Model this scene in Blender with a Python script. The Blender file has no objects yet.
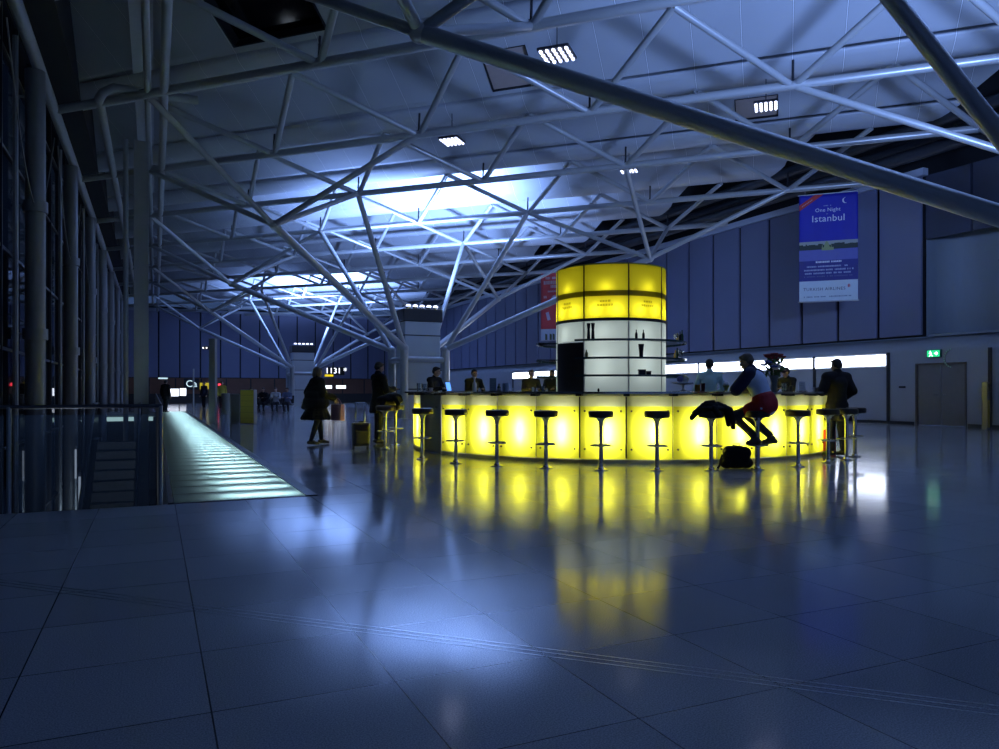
import bpy, bmesh, math, random
from mathutils import Vector, Matrix, Euler
random.seed(7)
PI = math.pi
SC = bpy.context.scene
COL = SC.collection

# ---------------------------------------------------------------- place frame
# world X runs across the hall (to the right), world Y along the hall; the camera is turned to the right of Y
YAW = math.radians(24.67)
CA, SA = math.cos(YAW), math.sin(YAW)
EYE = 1.15
def W(X, Z, z=0.0):
    return Vector((X * CA + Z * SA, -X * SA + Z * CA, z))
def ray_at(px, Z, z=0.0):
    return W((px - 499.5) / 750.0 * Z, Z, z)
R2 = math.sqrt(0.5)

# ---------------------------------------------------------------- helpers
LABELS = {}
def tag(o, label=None, cat=None, group=None, kind=None):
    if label:
        o['label'] = label
    if cat:
        o['category'] = cat
    if group:
        o['group'] = group
    if kind:
        o['kind'] = kind
    return o
def empty(name, loc=(0, 0, 0), rz=0.0, label=None, cat=None, group=None, kind=None):
    o = bpy.data.objects.new(name, None)
    o.empty_display_size = 0.1
    COL.objects.link(o)
    o.location = loc
    o.rotation_euler = (0, 0, rz)
    return tag(o, label, cat, group, kind)
def obj(name, bm, mat, parent=None, smooth=False, bevel=0.0):
    me = bpy.data.meshes.new(name)
    bmesh.ops.recalc_face_normals(bm, faces=bm.faces[:])
    bm.to_mesh(me)
    bm.free()
    if smooth:
        for p in me.polygons:
            p.use_smooth = True
    if mat is not None:
        for m in (mat if isinstance(mat, (list, tuple)) else [mat]):
            me.materials.append(m)
    o = bpy.data.objects.new(name, me)
    COL.objects.link(o)
    if parent is not None:
        o.parent = parent
    if smooth:
        md = o.modifiers.new('Edges', 'EDGE_SPLIT')
        md.split_angle = math.radians(40)
    if bevel:
        b = o.modifiers.new('Bevel', 'BEVEL')
        b.width = bevel
        b.segments = 2
        b.limit_method = 'ANGLE'
    return o
def copy_tree(o, parent=None):
    c = o.copy()
    COL.objects.link(c)
    if parent is not None:
        c.parent = parent
    for ch in list(o.children):
        copy_tree(ch, c)
    return c
def B():
    return bmesh.new()
def box(bm, cx, cy, cz, sx, sy, sz, rot=None):
    r = bmesh.ops.create_cube(bm, size=1.0)
    vs = r['verts']
    bmesh.ops.scale(bm, vec=(sx, sy, sz), verts=vs)
    if rot is not None:
        bmesh.ops.rotate(bm, cent=(0, 0, 0), matrix=rot, verts=vs)
    bmesh.ops.translate(bm, vec=(cx, cy, cz), verts=vs)
    return vs
def bx(bm, x0, x1, y0, y1, z0, z1):
    return box(bm, (x0 + x1) / 2, (y0 + y1) / 2, (z0 + z1) / 2, abs(x1 - x0), abs(y1 - y0), abs(z1 - z0))
def frame_of(d):
    d = d.normalized()
    a = Vector((0, 0, 1)) if abs(d.z) < 0.95 else Vector((1, 0, 0))
    x = d.cross(a).normalized()
    y = d.cross(x).normalized()
    return x, y
def tube(bm, pts, rad, seg=12, cap=True):
    """round bar along a polyline; rad is one radius or one per point"""
    pts = [Vector(p) for p in pts]
    n = len(pts)
    rs = rad if isinstance(rad, (list, tuple)) else [rad] * n
    rings = []
    x = y = None
    for i in range(n):
        if i == 0:
            d = pts[1] - pts[0]
        elif i == n - 1:
            d = pts[-1] - pts[-2]
        else:
            d = (pts[i + 1] - pts[i]).normalized() + (pts[i] - pts[i - 1]).normalized()
        if x is None:
            x, y = frame_of(d)
        else:
            dn = d.normalized()
            x = (x - dn * x.dot(dn)).normalized()
            y = dn.cross(x).normalized()
        rings.append([bm.verts.new(pts[i] + (x * math.cos(2 * PI * k / seg) + y * math.sin(2 * PI * k / seg)) * rs[i]) for k in range(seg)])
    for i in range(n - 1):
        for k in range(seg):
            bm.faces.new((rings[i][k], rings[i][(k + 1) % seg], rings[i + 1][(k + 1) % seg], rings[i + 1][k]))
    if cap:
        bm.faces.new(rings[0][::-1])
        bm.faces.new(rings[-1])
def lathe(bm, prof, seg=24, cx=0, cy=0, a0=0.0, a1=2 * PI):
    """revolve (r, z) pairs round z"""
    full = abs(a1 - a0 - 2 * PI) < 1e-6
    n = seg if full else seg + 1
    rings = []
    for r, z in prof:
        if r < 1e-5:
            rings.append([bm.verts.new((cx, cy, z))])
        else:
            rings.append([bm.verts.new((cx + r * math.cos(a0 + (a1 - a0) * k / seg), cy + r * math.sin(a0 + (a1 - a0) * k / seg), z)) for k in range(n)])
    for a, b in zip(rings[:-1], rings[1:]):
        for k in range(seg):
            k2 = (k + 1) % n
            if len(a) == 1 and len(b) == 1:
                continue
            if len(a) == 1:
                bm.faces.new((a[0], b[k2], b[k]))
            elif len(b) == 1:
                bm.faces.new((a[k], a[k2], b[0]))
            else:
                bm.faces.new((a[k], a[k2], b[k2], b[k]))
def sphere(bm, c, r, seg=12, ring=8, rot=None):
    rr = r if isinstance(r, (tuple, list)) else (r, r, r)
    res = bmesh.ops.create_uvsphere(bm, u_segments=seg, v_segments=ring, radius=1.0)
    bmesh.ops.scale(bm, vec=rr, verts=res['verts'])
    if rot is not None:
        bmesh.ops.rotate(bm, cent=(0, 0, 0), matrix=rot, verts=res['verts'])
    bmesh.ops.translate(bm, vec=c, verts=res['verts'])

# ---------------------------------------------------------------- materials
def new_mat(name):
    m = bpy.data.materials.new(name)
    m.use_nodes = True
    nt = m.node_tree
    nt.nodes.clear()
    out = nt.nodes.new('ShaderNodeOutputMaterial')
    return m, nt, out
def mat(name, col, rough=0.5, metal=0.0, var=0.08, scale=6.0, spec=0.5, bump=0.0, bscale=60.0, coat=0.0):
    m, nt, out = new_mat(name)
    bs = nt.nodes.new('ShaderNodeBsdfPrincipled')
    nt.links.new(bs.outputs[0], out.inputs[0])
    tc = nt.nodes.new('ShaderNodeTexCoord')
    nz = nt.nodes.new('ShaderNodeTexNoise')
    nz.inputs['Scale'].default_value = scale
    nz.inputs['Detail'].default_value = 3
    nt.links.new(tc.outputs['Object'], nz.inputs['Vector'])
    mx = nt.nodes.new('ShaderNodeMix')
    mx.data_type = 'RGBA'
    mx.inputs['A'].default_value = tuple(c * (1 - var) for c in col) + (1,)
    mx.inputs['B'].default_value = tuple(min(1, c * (1 + var)) for c in col) + (1,)
    nt.links.new(nz.outputs['Fac'], mx.inputs['Factor'])
    nt.links.new(mx.outputs['Result'], bs.inputs['Base Color'])
    bs.inputs['Roughness'].default_value = rough
    bs.inputs['Metallic'].default_value = metal
    bs.inputs['Specular IOR Level'].default_value = spec
    if coat:
        bs.inputs['Coat Weight'].default_value = coat
    if bump:
        n2 = nt.nodes.new('ShaderNodeTexNoise')
        n2.inputs['Scale'].default_value = bscale
        nt.links.new(tc.outputs['Object'], n2.inputs['Vector'])
        bp = nt.nodes.new('ShaderNodeBump')
        bp.inputs['Strength'].default_value = bump
        bp.inputs['Distance'].default_value = 0.01
        nt.links.new(n2.outputs['Fac'], bp.inputs['Height'])
        nt.links.new(bp.outputs[0], bs.inputs['Normal'])
    return m
def emit(name, col, strength):
    m, nt, out = new_mat(name)
    e = nt.nodes.new('ShaderNodeEmission')
    e.inputs['Color'].default_value = tuple(col) + (1,)
    e.inputs['Strength'].default_value = strength
    nt.links.new(e.outputs[0], out.inputs[0])
    return m
def frosted(name, diff, trans, gloss=0.04, rough=0.25, mixf=0.75):
    """back-lit frosted sheet"""
    m, nt, out = new_mat(name)
    d = nt.nodes.new('ShaderNodeBsdfDiffuse')
    d.inputs['Color'].default_value = tuple(diff) + (1,)
    t = nt.nodes.new('ShaderNodeBsdfTranslucent')
    t.inputs['Color'].default_value = tuple(trans) + (1,)
    g = nt.nodes.new('ShaderNodeBsdfGlossy')
    g.inputs['Roughness'].default_value = rough
    a = nt.nodes.new('ShaderNodeMixShader')
    a.inputs[0].default_value = mixf
    b = nt.nodes.new('ShaderNodeMixShader')
    b.inputs[0].default_value = gloss
    nt.links.new(d.outputs[0], a.inputs[1])
    nt.links.new(t.outputs[0], a.inputs[2])
    nt.links.new(a.outputs[0], b.inputs[1])
    nt.links.new(g.outputs[0], b.inputs[2])
    nt.links.new(b.outputs[0], out.inputs[0])
    return m
def glass(name, col=(0.85, 0.92, 0.95), gloss=0.1, rough=0.02):
    m, nt, out = new_mat(name)
    t = nt.nodes.new('ShaderNodeBsdfTransparent')
    t.inputs['Color'].default_value = tuple(col) + (1,)
    g = nt.nodes.new('ShaderNodeBsdfGlossy')
    g.inputs['Roughness'].default_value = rough
    f = nt.nodes.new('ShaderNodeFresnel')
    f.inputs['IOR'].default_value = 1.5
    ad = nt.nodes.new('ShaderNodeMath')
    ad.operation = 'MULTIPLY_ADD'
    ad.inputs[1].default_value = 0.8
    ad.inputs[2].default_value = gloss * 0.3
    nt.links.new(f.outputs[0], ad.inputs[0])
    mx = nt.nodes.new('ShaderNodeMixShader')
    nt.links.new(ad.outputs[0], mx.inputs[0])
    nt.links.new(t.outputs[0], mx.inputs[1])
    nt.links.new(g.outputs[0], mx.inputs[2])
    nt.links.new(mx.outputs[0], out.inputs[0])
    return m

def floor_mat():
    m, nt, out = new_mat('polished speckled stone')
    bs = nt.nodes.new('ShaderNodeBsdfPrincipled')
    nt.links.new(bs.outputs[0], out.inputs[0])
    tc = nt.nodes.new('ShaderNodeTexCoord')
    sep = nt.nodes.new('ShaderNodeSeparateXYZ')
    nt.links.new(tc.outputs['Object'], sep.inputs[0])
    def M(op, a, b=None, c=None):
        n = nt.nodes.new('ShaderNodeMath')
        n.operation = op
        for i, v in enumerate((a, b, c)):
            if v is None:
                continue
            if isinstance(v, (int, float)):
                n.inputs[i].default_value = v
            else:
                nt.links.new(v, n.inputs[i])
        return n.outputs[0]
    T = 0.68
    def joint(sock, off):
        s = M('SUBTRACT', sock, off)
        s = M('DIVIDE', s, T)
        s = M('FRACT', M('ADD', s, 200.0))
        s = M('ABSOLUTE', M('SUBTRACT', s, 0.5))
        return M('GREATER_THAN', s, 0.5 - 0.0045)
    j = M('MAXIMUM', joint(sep.outputs[0], 0.184), joint(sep.outputs[1], 2.19))
    # tone of each tile
    cell = nt.nodes.new('ShaderNodeCombineXYZ')
    nt.links.new(M('FLOOR', M('DIVIDE', M('SUBTRACT', sep.outputs[0], 0.184), T)), cell.inputs[0])
    nt.links.new(M('FLOOR', M('DIVIDE', M('SUBTRACT', sep.outputs[1], 2.19), T)), cell.inputs[1])
    wn = nt.nodes.new('ShaderNodeTexWhiteNoise')
    nt.links.new(cell.outputs[0], wn.inputs['Vector'])
    sp = nt.nodes.new('ShaderNodeTexNoise')
    sp.inputs['Scale'].default_value = 170.0
    sp.inputs['Detail'].default_value = 2
    nt.links.new(tc.outputs['Object'], sp.inputs['Vector'])
    ramp = nt.nodes.new('ShaderNodeValToRGB')
    ramp.color_ramp.elements[0].position = 0.36
    ramp.color_ramp.elements[0].color = (0.29, 0.31, 0.345, 1)
    ramp.color_ramp.elements[1].position = 0.68
    ramp.color_ramp.elements[1].color = (0.52, 0.55, 0.59, 1)
    nt.links.new(sp.outputs['Fac'], ramp.inputs[0])
    hs = nt.nodes.new('ShaderNodeHueSaturation')
    nt.links.new(ramp.outputs[0], hs.inputs['Color'])
    nt.links.new(M('MULTIPLY_ADD', wn.outputs['Value'], 0.16, 0.92), hs.inputs['Value'])
    mx = nt.nodes.new('ShaderNodeMix')
    mx.data_type = 'RGBA'
    nt.links.new(j, mx.inputs['Factor'])
    nt.links.new(hs.outputs[0], mx.inputs['A'])
    mx.inputs['B'].default_value = (0.035, 0.037, 0.042, 1)
    nt.links.new(mx.outputs['Result'], bs.inputs['Base Color'])
    wear = nt.nodes.new('ShaderNodeTexNoise')
    wear.inputs['Scale'].default_value = 0.9
    wear.inputs['Detail'].default_value = 4
    nt.links.new(tc.outputs['Object'], wear.inputs['Vector'])
    nt.links.new(M('MULTIPLY_ADD', wear.outputs['Fac'], 0.08, FLOOR_ROUGH), bs.inputs['Roughness'])
    bs.inputs['Specular IOR Level'].default_value = 0.62
    return m
def ceil_mat():
    m, nt, out = new_mat('pale roof sheet')
    bs = nt.nodes.new('ShaderNodeBsdfPrincipled')
    nt.links.new(bs.outputs[0], out.inputs[0])
    tc = nt.nodes.new('ShaderNodeTexCoord')
    sep = nt.nodes.new('ShaderNodeSeparateXYZ')
    nt.links.new(tc.outputs['Object'], sep.inputs[0])
    def M(op, a, b=None, c=None):
        n = nt.nodes.new('ShaderNodeMath')
        n.operation = op
        for i, v in enumerate((a, b, c)):
            if v is None:
                continue
            if isinstance(v, (int, float)):
                n.inputs[i].default_value = v
            else:
                nt.links.new(v, n.inputs[i])
        return n.outputs[0]
    pc = M('MULTIPLY', M('SUBTRACT', sep.outputs[1], sep.outputs[0]), R2)
    s = M('FRACT', M('ADD', M('DIVIDE', pc, 1.225), 100.3))
    s = M('ABSOLUTE', M('SUBTRACT', s, 0.5))
    j = M('GREATER_THAN', s, 0.5 - 0.011)
    j2 = M('GREATER_THAN', s, 0.5 - 0.018)
    nz = nt.nodes.new('ShaderNodeTexNoise')
    nz.inputs['Scale'].default_value = 0.8
    nt.links.new(tc.outputs['Object'], nz.inputs['Vector'])
    mx = nt.nodes.new('ShaderNodeMix')
    mx.data_type = 'RGBA'
    nt.links.new(nz.outputs['Fac'], mx.inputs['Factor'])
    mx.inputs['A'].default_value = (0.40, 0.43, 0.48, 1)
    mx.inputs['B'].default_value = (0.48, 0.51, 0.56, 1)
    m2 = nt.nodes.new('ShaderNodeMix')
    m2.data_type = 'RGBA'
    nt.links.new(j2, m2.inputs['Factor'])
    nt.links.new(mx.outputs['Result'], m2.inputs['A'])
    m2.inputs['B'].default_value = (0.16, 0.17, 0.2, 1)
    m3 = nt.nodes.new('ShaderNodeMix')
    m3.data_type = 'RGBA'
    nt.links.new(j, m3.inputs['Factor'])
    nt.links.new(m2.outputs['Result'], m3.inputs['A'])
    m3.inputs['B'].default_value = (0.72, 0.75, 0.8, 1)
    nt.links.new(m3.outputs['Result'], bs.inputs['Base Color'])
    bs.inputs['Roughness'].default_value = 0.42
    return m

FLOOR_ROUGH = 0.075
WALK_P = 2.3
BAR_P = 8.5
BAR_C = 2.2
DRUM_U = 1.0
DRUM_L = 1.1
SHELF_P = 1.0
M_FLOOR = floor_mat()
M_CEIL = ceil_mat()
M_STEEL = mat('painted steel tube', (0.40, 0.42, 0.44), 0.32, 0.25, 0.06, 2.0)
M_CLAD = mat('blue wall cladding', (0.17, 0.185, 0.29), 0.55, 0.0, 0.06, 0.6)
M_DARK = mat('dark gap', (0.012, 0.013, 0.018), 0.8)
M_LOWW = mat('grey lower wall', (0.36, 0.38, 0.42), 0.45, 0.1, 0.05, 1.0)
M_RECESS = mat('recessed plaster', (0.27, 0.31, 0.36), 0.7, 0, 0.06, 0.7)
M_DOOR = mat('grey door leaf', (0.20, 0.19, 0.19), 0.45)
M_BLACK = mat('black fabric', (0.008, 0.008, 0.010), 0.8, 0, 0.3, 40, 0.3)
M_BLKLEATHER = mat('black leather', (0.012, 0.011, 0.011), 0.38, 0, 0.2, 30, 0.5, 0.15, 90)
M_CHROME = mat('brushed chrome', (0.62, 0.62, 0.62), 0.16, 1.0, 0.04, 20)
M_COUNTER = mat('dark counter top', (0.05, 0.052, 0.06), 0.16, 0.0, 0.2, 8)
M_KIOSK = mat('grey metal cabinet', (0.52, 0.57, 0.62), 0.4, 0.3, 0.05, 1.5)
M_KIOSKD = mat('dark metal cap', (0.03, 0.032, 0.04), 0.4, 0.3)
M_YELLOW = frosted('yellow back-lit glass', (0.50, 0.48, 0.04), (0.95, 0.92, 0.045), 0.04, 0.2, 0.85)
M_YELDRUM = frosted('yellow film', (0.45, 0.42, 0.03), (0.98, 0.90, 0.03), 0.012, 0.25, 0.85)
M_WHITEGL = frosted('white frosted glass', (0.6, 0.66, 0.64), (0.86, 0.96, 0.92), 0.04, 0.2, 0.75)
M_GLASS = glass('clear glass')
M_SHELF = glass('green edged shelf glass', (0.35, 0.5, 0.5), 0.3)
M_FACADE = glass('dark facade glass', (0.5, 0.56, 0.62), 0.25)
M_STRIPLIGHT = emit('white strip lamp', (0.72, 0.80, 1.0), 9.0)
M_LED = emit('led lamp', (0.62, 0.68, 1.0), 3.2)
M_BLUEBAN = mat('deep blue banner cloth', (0.016, 0.022, 0.42), 0.65, 0, 0.12, 1.2)
M_WHITEP = mat('white print', (0.75, 0.78, 0.82), 0.6)
M_REDP = mat('red print', (0.50, 0.03, 0.03), 0.6)
M_SKIN = mat('skin', (0.42, 0.25, 0.18), 0.55, 0, 0.08, 20)
M_HAIR = mat('dark hair', (0.02, 0.015, 0.012), 0.6, 0, 0.3, 60)
M_GREYHAIR = mat('grey brown hair', (0.11, 0.08, 0.06), 0.6, 0, 0.3, 60)
M_EYE = mat('dark eye', (0.01, 0.008, 0.006), 0.2)
M_LIP = mat('lip', (0.35, 0.12, 0.10), 0.5)

# ---------------------------------------------------------------- camera
cam = bpy.data.cameras.new('camera')
cam.sensor_width = 36.0
cam.lens = 750.0 / 999.0 * 36.0
cam.shift_y = 16.5 / 999.0
cam.clip_end = 400
co = bpy.data.objects.new('camera', cam)
COL.objects.link(co)
co.location = (0, 0, EYE)
co.rotation_euler = (PI / 2, 0, -YAW)
SC.camera = co
SC.view_settings.view_transform = 'Standard'
SC.view_settings.look = 'None'
SC.view_settings.gamma = 1.0
SC.view_settings.use_curve_mapping = False
SC.view_settings.exposure = 0.2
w = bpy.data.worlds.new('night')
SC.world = w
w.use_nodes = True
wb = w.node_tree.nodes['Background']
wb.inputs[0].default_value = (0.13, 0.25, 0.62, 1)
wb.inputs[1].default_value = 0.19
try:
    SC.cycles.use_denoising = True
    SC.cycles.max_bounces = 7
    SC.cycles.diffuse_bounces = 3
    SC.cycles.glossy_bounces = 4
    SC.cycles.transparent_max_bounces = 12
    SC.cycles.sample_clamp_indirect = 6.0
    SC.cycles.caustics_reflective = False
    SC.cycles.caustics_refractive = False
except Exception:
    pass
def point(name, loc, power, col, r=0.05, parent=None):
    l = bpy.data.lights.new(name, 'POINT')
    l.energy = power
    l.color = col
    l.shadow_soft_size = r
    o = bpy.data.objects.new(name, l)
    COL.objects.link(o)
    o.location = loc
    if parent is not None:
        o.parent = parent
    return o
def spot(name, loc, power, col, angle, blend, r, target=None, parent=None):
    l = bpy.data.lights.new(name, 'SPOT')
    l.energy = power
    l.color = col
    l.spot_size = math.radians(angle)
    l.spot_blend = blend
    l.shadow_soft_size = r
    o = bpy.data.objects.new(name, l)
    COL.objects.link(o)
    o.location = loc
    d = (Vector(target) - Vector(loc)) if target is not None else Vector((0, 0, 1))
    o.rotation_euler = d.to_track_quat('-Z', 'Y').to_euler()
    if parent is not None:
        o.parent = parent
    return o
def area(name, loc, power, col, sx, sy, target, parent=None):
    l = bpy.data.lights.new(name, 'AREA')
    l.shape = 'RECTANGLE'
    l.size = sx
    l.size_y = sy
    l.energy = power
    l.color = col
    o = bpy.data.objects.new(name, l)
    COL.objects.link(o)
    o.location = loc
    d = Vector(target) - Vector(loc)
    o.rotation_euler = d.to_track_quat('-Z', 'Y').to_euler()
    if parent is not None:
        o.parent = parent
    return o
BLUE = (0.42, 0.55, 1.0)
COOL = (0.70, 0.80, 1.0)

# ---------------------------------------------------------------- floor, void, lower level
VL, VR = -2.75, 23.5         # left facade and right wall
VOID0, VOID1, VOIDR = 8.31, 46.0, 0.12
UB = 75.0                    # far wall
bm = B()
for (x0, x1, y0, y1) in ((VL - 0.3, VR + 3, -7, VOID0), (1.625, VR + 3, VOID0, UB + 6), (VOIDR, 1.625, VOID0 + 37.5, UB + 6), (VL - 0.3, VOIDR, VOID1, UB + 6)):
    bx(bm, x0, x1, y0, y1, -0.30, 0.0)
tag(obj('floor', bm, M_FLOOR), 'polished blue-grey speckled stone tile floor of the hall', None, None, 'structure')
bm = B()
bx(bm, VL - 0.3, VOIDR + 6, VOID0 - 3, VOID1 + 3, -4.5, -4.3)
tag(obj('floor_lower', bm, mat('dark lower floor', (0.03, 0.033, 0.04), 0.2)), 'dark polished floor of the level below the opening', None, None, 'structure')
bm = B()
bx(bm, VOIDR - 0.05, VOIDR + 0.0, VOID0, VOID1, -4.3, -0.02)
bx(bm, VL, VOIDR, VOID0 - 0.1, VOID0, -4.3, -0.3)
bx(bm, VL, VOIDR, VOID1, VOID1 + 0.1, -4.3, -0.3)
tag(obj('wall_lower', bm, mat('dark shaft wall', (0.03, 0.035, 0.045), 0.35)), 'dark side walls of the floor opening', None, None, 'structure')
# triple metal inlay line crossing the tiles
bm = B()
a, b = W(-3.3, 4.62), W(1.95, 2.64)
d = (b - a).normalized()
n = Vector((-d.y, d.x, 0))
for k in range(3):
    o_ = n * (k - 1) * 0.045
    for p, q_ in ((a, b),):
        vs = [p + o_ - n * 0.004, q_ + o_ - n * 0.004, q_ + o_ + n * 0.004, p + o_ + n * 0.004]
        f = [bm.verts.new((v.x, v.y, 0.0012)) for v in vs] + [bm.verts.new((v.x, v.y, -0.01)) for v in vs]
        bm.faces.new(f[:4])
        for i in range(4):
            bm.faces.new((f[i], f[4 + i], f[4 + (i + 1) % 4], f[(i + 1) % 4]))
tag(obj('trim_1', bm, mat('inlay metal', (0.7, 0.72, 0.74), 0.2, 1.0)), 'triple thin metal inlay line running across the floor tiles', None, None, 'structure')

# ---------------------------------------------------------------- lit glass walkway
wk = empty('glass_walkway', (0.18, VOID0 + 0.05, 0), 0, 'long strip of glowing pale green glass floor panels beside the opening', 'lit floor')
M_WALK = frosted('pale green walkway glass', (0.10, 0.13, 0.14), (0.62, 0.84, 0.88), 0.10, 0.12, 0.9)
PL = 0.68
NW = 55
for i in range(NW):
    bm2 = B()
    y0 = i * PL + 0.012
    y1 = (i + 1) * PL - 0.012
    # a sheet with folded-down rims
    top = [(0.0, y0), (1.32, y0), (1.32, y1), (0.0, y1)]
    t = [bm2.verts.new((x, y, 0.004)) for x, y in top]
    lo = [bm2.verts.new((x, y, -0.016)) for x, y in top]
    bm2.faces.new(t)
    for k in range(4):
        bm2.faces.new((lo[k], lo[(k + 1) % 4], t[(k + 1) % 4], t[k]))
    obj('glass_panel', bm2, M_WALK, wk)
    area('walkway_lamp', (0.88, i * PL + 0.30, -0.19), WALK_P, (0.75, 0.95, 1.0), 0.7, 0.05, (0.88, i * PL + 0.30, 1), wk)
bm = B()
L_ = NW * PL
bx(bm, 1.325, 1.445, -0.03, L_ + 0.05, -0.3, 0.012)
bx(bm, -0.06, -0.005, -0.03, L_ + 0.05, -0.3, 0.012)
for i in range(NW + 1):
    bx(bm, 0, 1.32, i * PL - 0.02, i * PL + 0.02, -0.12, 0.003)
bx(bm, -0.06, 1.44, -0.03, L_ + 0.05, -0.36, -0.30)
obj('edge_frame', bm, mat('dark walkway frame', (0.05, 0.055, 0.065), 0.35, 0.5), wk)

# ---------------------------------------------------------------- roof grid
MOD = 4.9
Q1 = (10.2 + 30.5) * R2
P1 = (30.5 - 10.2) * R2
HZ = EYE + 7.2
def PQ(p, q, z):
    return Vector(((q - p) * R2, (q + p) * R2, z))
def prange(q, v0, v1, u0, u1):
    # v = (q-p)*R2, u = (q+p)*R2
    lo = max(q - v1 / R2, u0 / R2 - q)
    hi = min(q - v0 / R2, u1 / R2 - q)
    return lo, hi
CV0, CV1, CU0, CU1 = -1.95, 21.8, -7.0, UB + 0.3
# saw-tooth sheet: sloping plane, curved trough above each chord, hidden riser
PROF = [(s_ - 2.13, z_ + 1.05) for s_, z_ in ((0.36, 2.69), (3.85, 0.46), (3.92, 0.33), (4.05, 0.24), (4.22, 0.16), (4.40, 0.10), (4.58, 0.08), (4.72, 0.11), (4.84, 0.24), (4.91, 0.50), (5.24, 2.69))]
SKY = {}   # bay -> list of (p0, p1, t0, t1) openings in the sloping plane
def sky_hole(k, pa, pb, ta, tb):
    SKY.setdefault(k, []).append((pa, pb, ta, tb))
def pl_pt(k, p, t):
    """point on the sloping plane of bay k (between chord k and k+1)"""
    s = PROF[0][0] + (PROF[1][0] - PROF[0][0]) * t
    z = PROF[0][1] + (PROF[1][1] - PROF[0][1]) * t
    return PQ(p, Q1 + k * MOD + s, HZ + z)
HOLES = [(-2, 6.5, 7.8, 0.66, 0.96, 'square rooflight opening beside the lamp at top centre', 0), (-1, 0.0, 1.25, 0.78, 0.97, 'square rooflight opening beside the lamp at upper right', 0), (-3, 10.3, 13.0, 0.50, 0.95, 'large black rooflight opening at the top left', 1)]
for (k_, pa_, pb_, ta_, tb_, lab_, dk_) in HOLES:
    sky_hole(k_, pa_, pb_, ta_, tb_)
NRM = (PQ(0, PROF[1][1] - PROF[0][1], -(PROF[1][0] - PROF[0][0])) * -1.0).normalized()
M_PANE = mat('brown rooflight pane', (0.42, 0.34, 0.31), 0.35)
M_PANEB = mat('black rooflight pane', (0.004, 0.004, 0.005), 0.08)
for (k_, pa_, pb_, ta_, tb_, lab_, dk_) in HOLES:
    c_ = [pl_pt(k_, pa_, ta_), pl_pt(k_, pb_, ta_), pl_pt(k_, pb_, tb_), pl_pt(k_, pa_, tb_)]
    o_ = sum(c_, Vector()) / 4
    up_ = NRM * (0.32 if dk_ else 0.07)
    rl = empty('rooflight', o_, 0, lab_, 'rooflight', 'rooflights in the ceiling')
    bm = B()
    for i_ in range(4):
        a_, b_ = c_[i_] - o_, c_[(i_ + 1) % 4] - o_
        for f_ in (1.0, 1.04):
            bm.faces.new([bm.verts.new(v_) for v_ in (a_ * f_ - NRM * 0.02, b_ * f_ - NRM * 0.02, b_ * f_ + up_, a_ * f_ + up_)])
        bm.faces.new([bm.verts.new(v_) for v_ in (a_ - NRM * 0.02, b_ - NRM * 0.02, b_ * 1.04 - NRM * 0.02, a_ * 1.04 - NRM * 0.02)])
    obj('frame', bm, M_DARK, rl)
    bm = B()
    f4 = [bm.verts.new((v_ - o_) + up_ * 0.9) for v_ in c_] + [bm.verts.new((v_ - o_) + up_ * 0.98) for v_ in c_]
    bm.faces.new(f4[:4])
    bm.faces.new(f4[4:])
    obj('pane', bm, M_PANEB if dk_ else M_PANE, rl)

bm = B()
for k in range(-6, 9):
    q0 = Q1 + k * MOD
    prev = None
    for i, (s, z) in enumerate(PROF):
        lo, hi = prange(q0 + s, CV0, CV1, CU0, CU1)
        if lo >= hi:
            prev = None
            continue
        cur = (lo, hi, s, z)
        if prev is not None:
            if i == 1 and k in SKY:
                cuts = set()
                for (pa, pb, ta, tb) in SKY[k]:
                    cuts |= {pa, pb}
                ts = sorted({0.0, 1.0} | {t for h in SKY[k] for t in h[2:4]})
                cuts = sorted(cuts)
                for t0, t1 in zip(ts[:-1], ts[1:]):
                    def lim(t):
                        return prev[0] + (lo - prev[0]) * t, prev[1] + (hi - prev[1]) * t
                    l0, h0 = lim(t0)
                    l1, h1 = lim(t1)
                    xs0 = [l0] + cuts + [h0]
                    xs1 = [l1] + cuts + [h1]
                    for j in range(len(xs0) - 1):
                        mid = (xs0[j] + xs0[j + 1]) / 2
                        tm = (t0 + t1) / 2
                        if any(pa < mid < pb and ta < tm < tb for (pa, pb, ta, tb) in SKY[k]) and 0 < j < len(xs0) - 2:
                            continue
                        bm.faces.new([bm.verts.new(v) for v in (pl_pt(k, xs0[j], t0), pl_pt(k, xs0[j + 1], t0), pl_pt(k, xs1[j + 1], t1), pl_pt(k, xs1[j], t1))])
            else:
                bm.faces.new([bm.verts.new(v) for v in (
                    PQ(prev[0], q0 + prev[2], HZ + prev[3]), PQ(prev[1], q0 + prev[2], HZ + prev[3]),
                    PQ(hi, q0 + s, HZ + z), PQ(lo, q0 + s, HZ + z))])
        prev = cur
bmesh.ops.remove_doubles(bm, verts=bm.verts[:], dist=0.0005)
ce = obj('ceiling', bm, M_CEIL)
for p in ce.data.polygons:
    p.use_smooth = True
md = ce.modifiers.new('Edges', 'EDGE_SPLIT')
md.split_angle = math.radians(30)
tag(ce, 'pale saw-tooth sheet metal ceiling running diagonally over the hall', None, None, 'structure')

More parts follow.
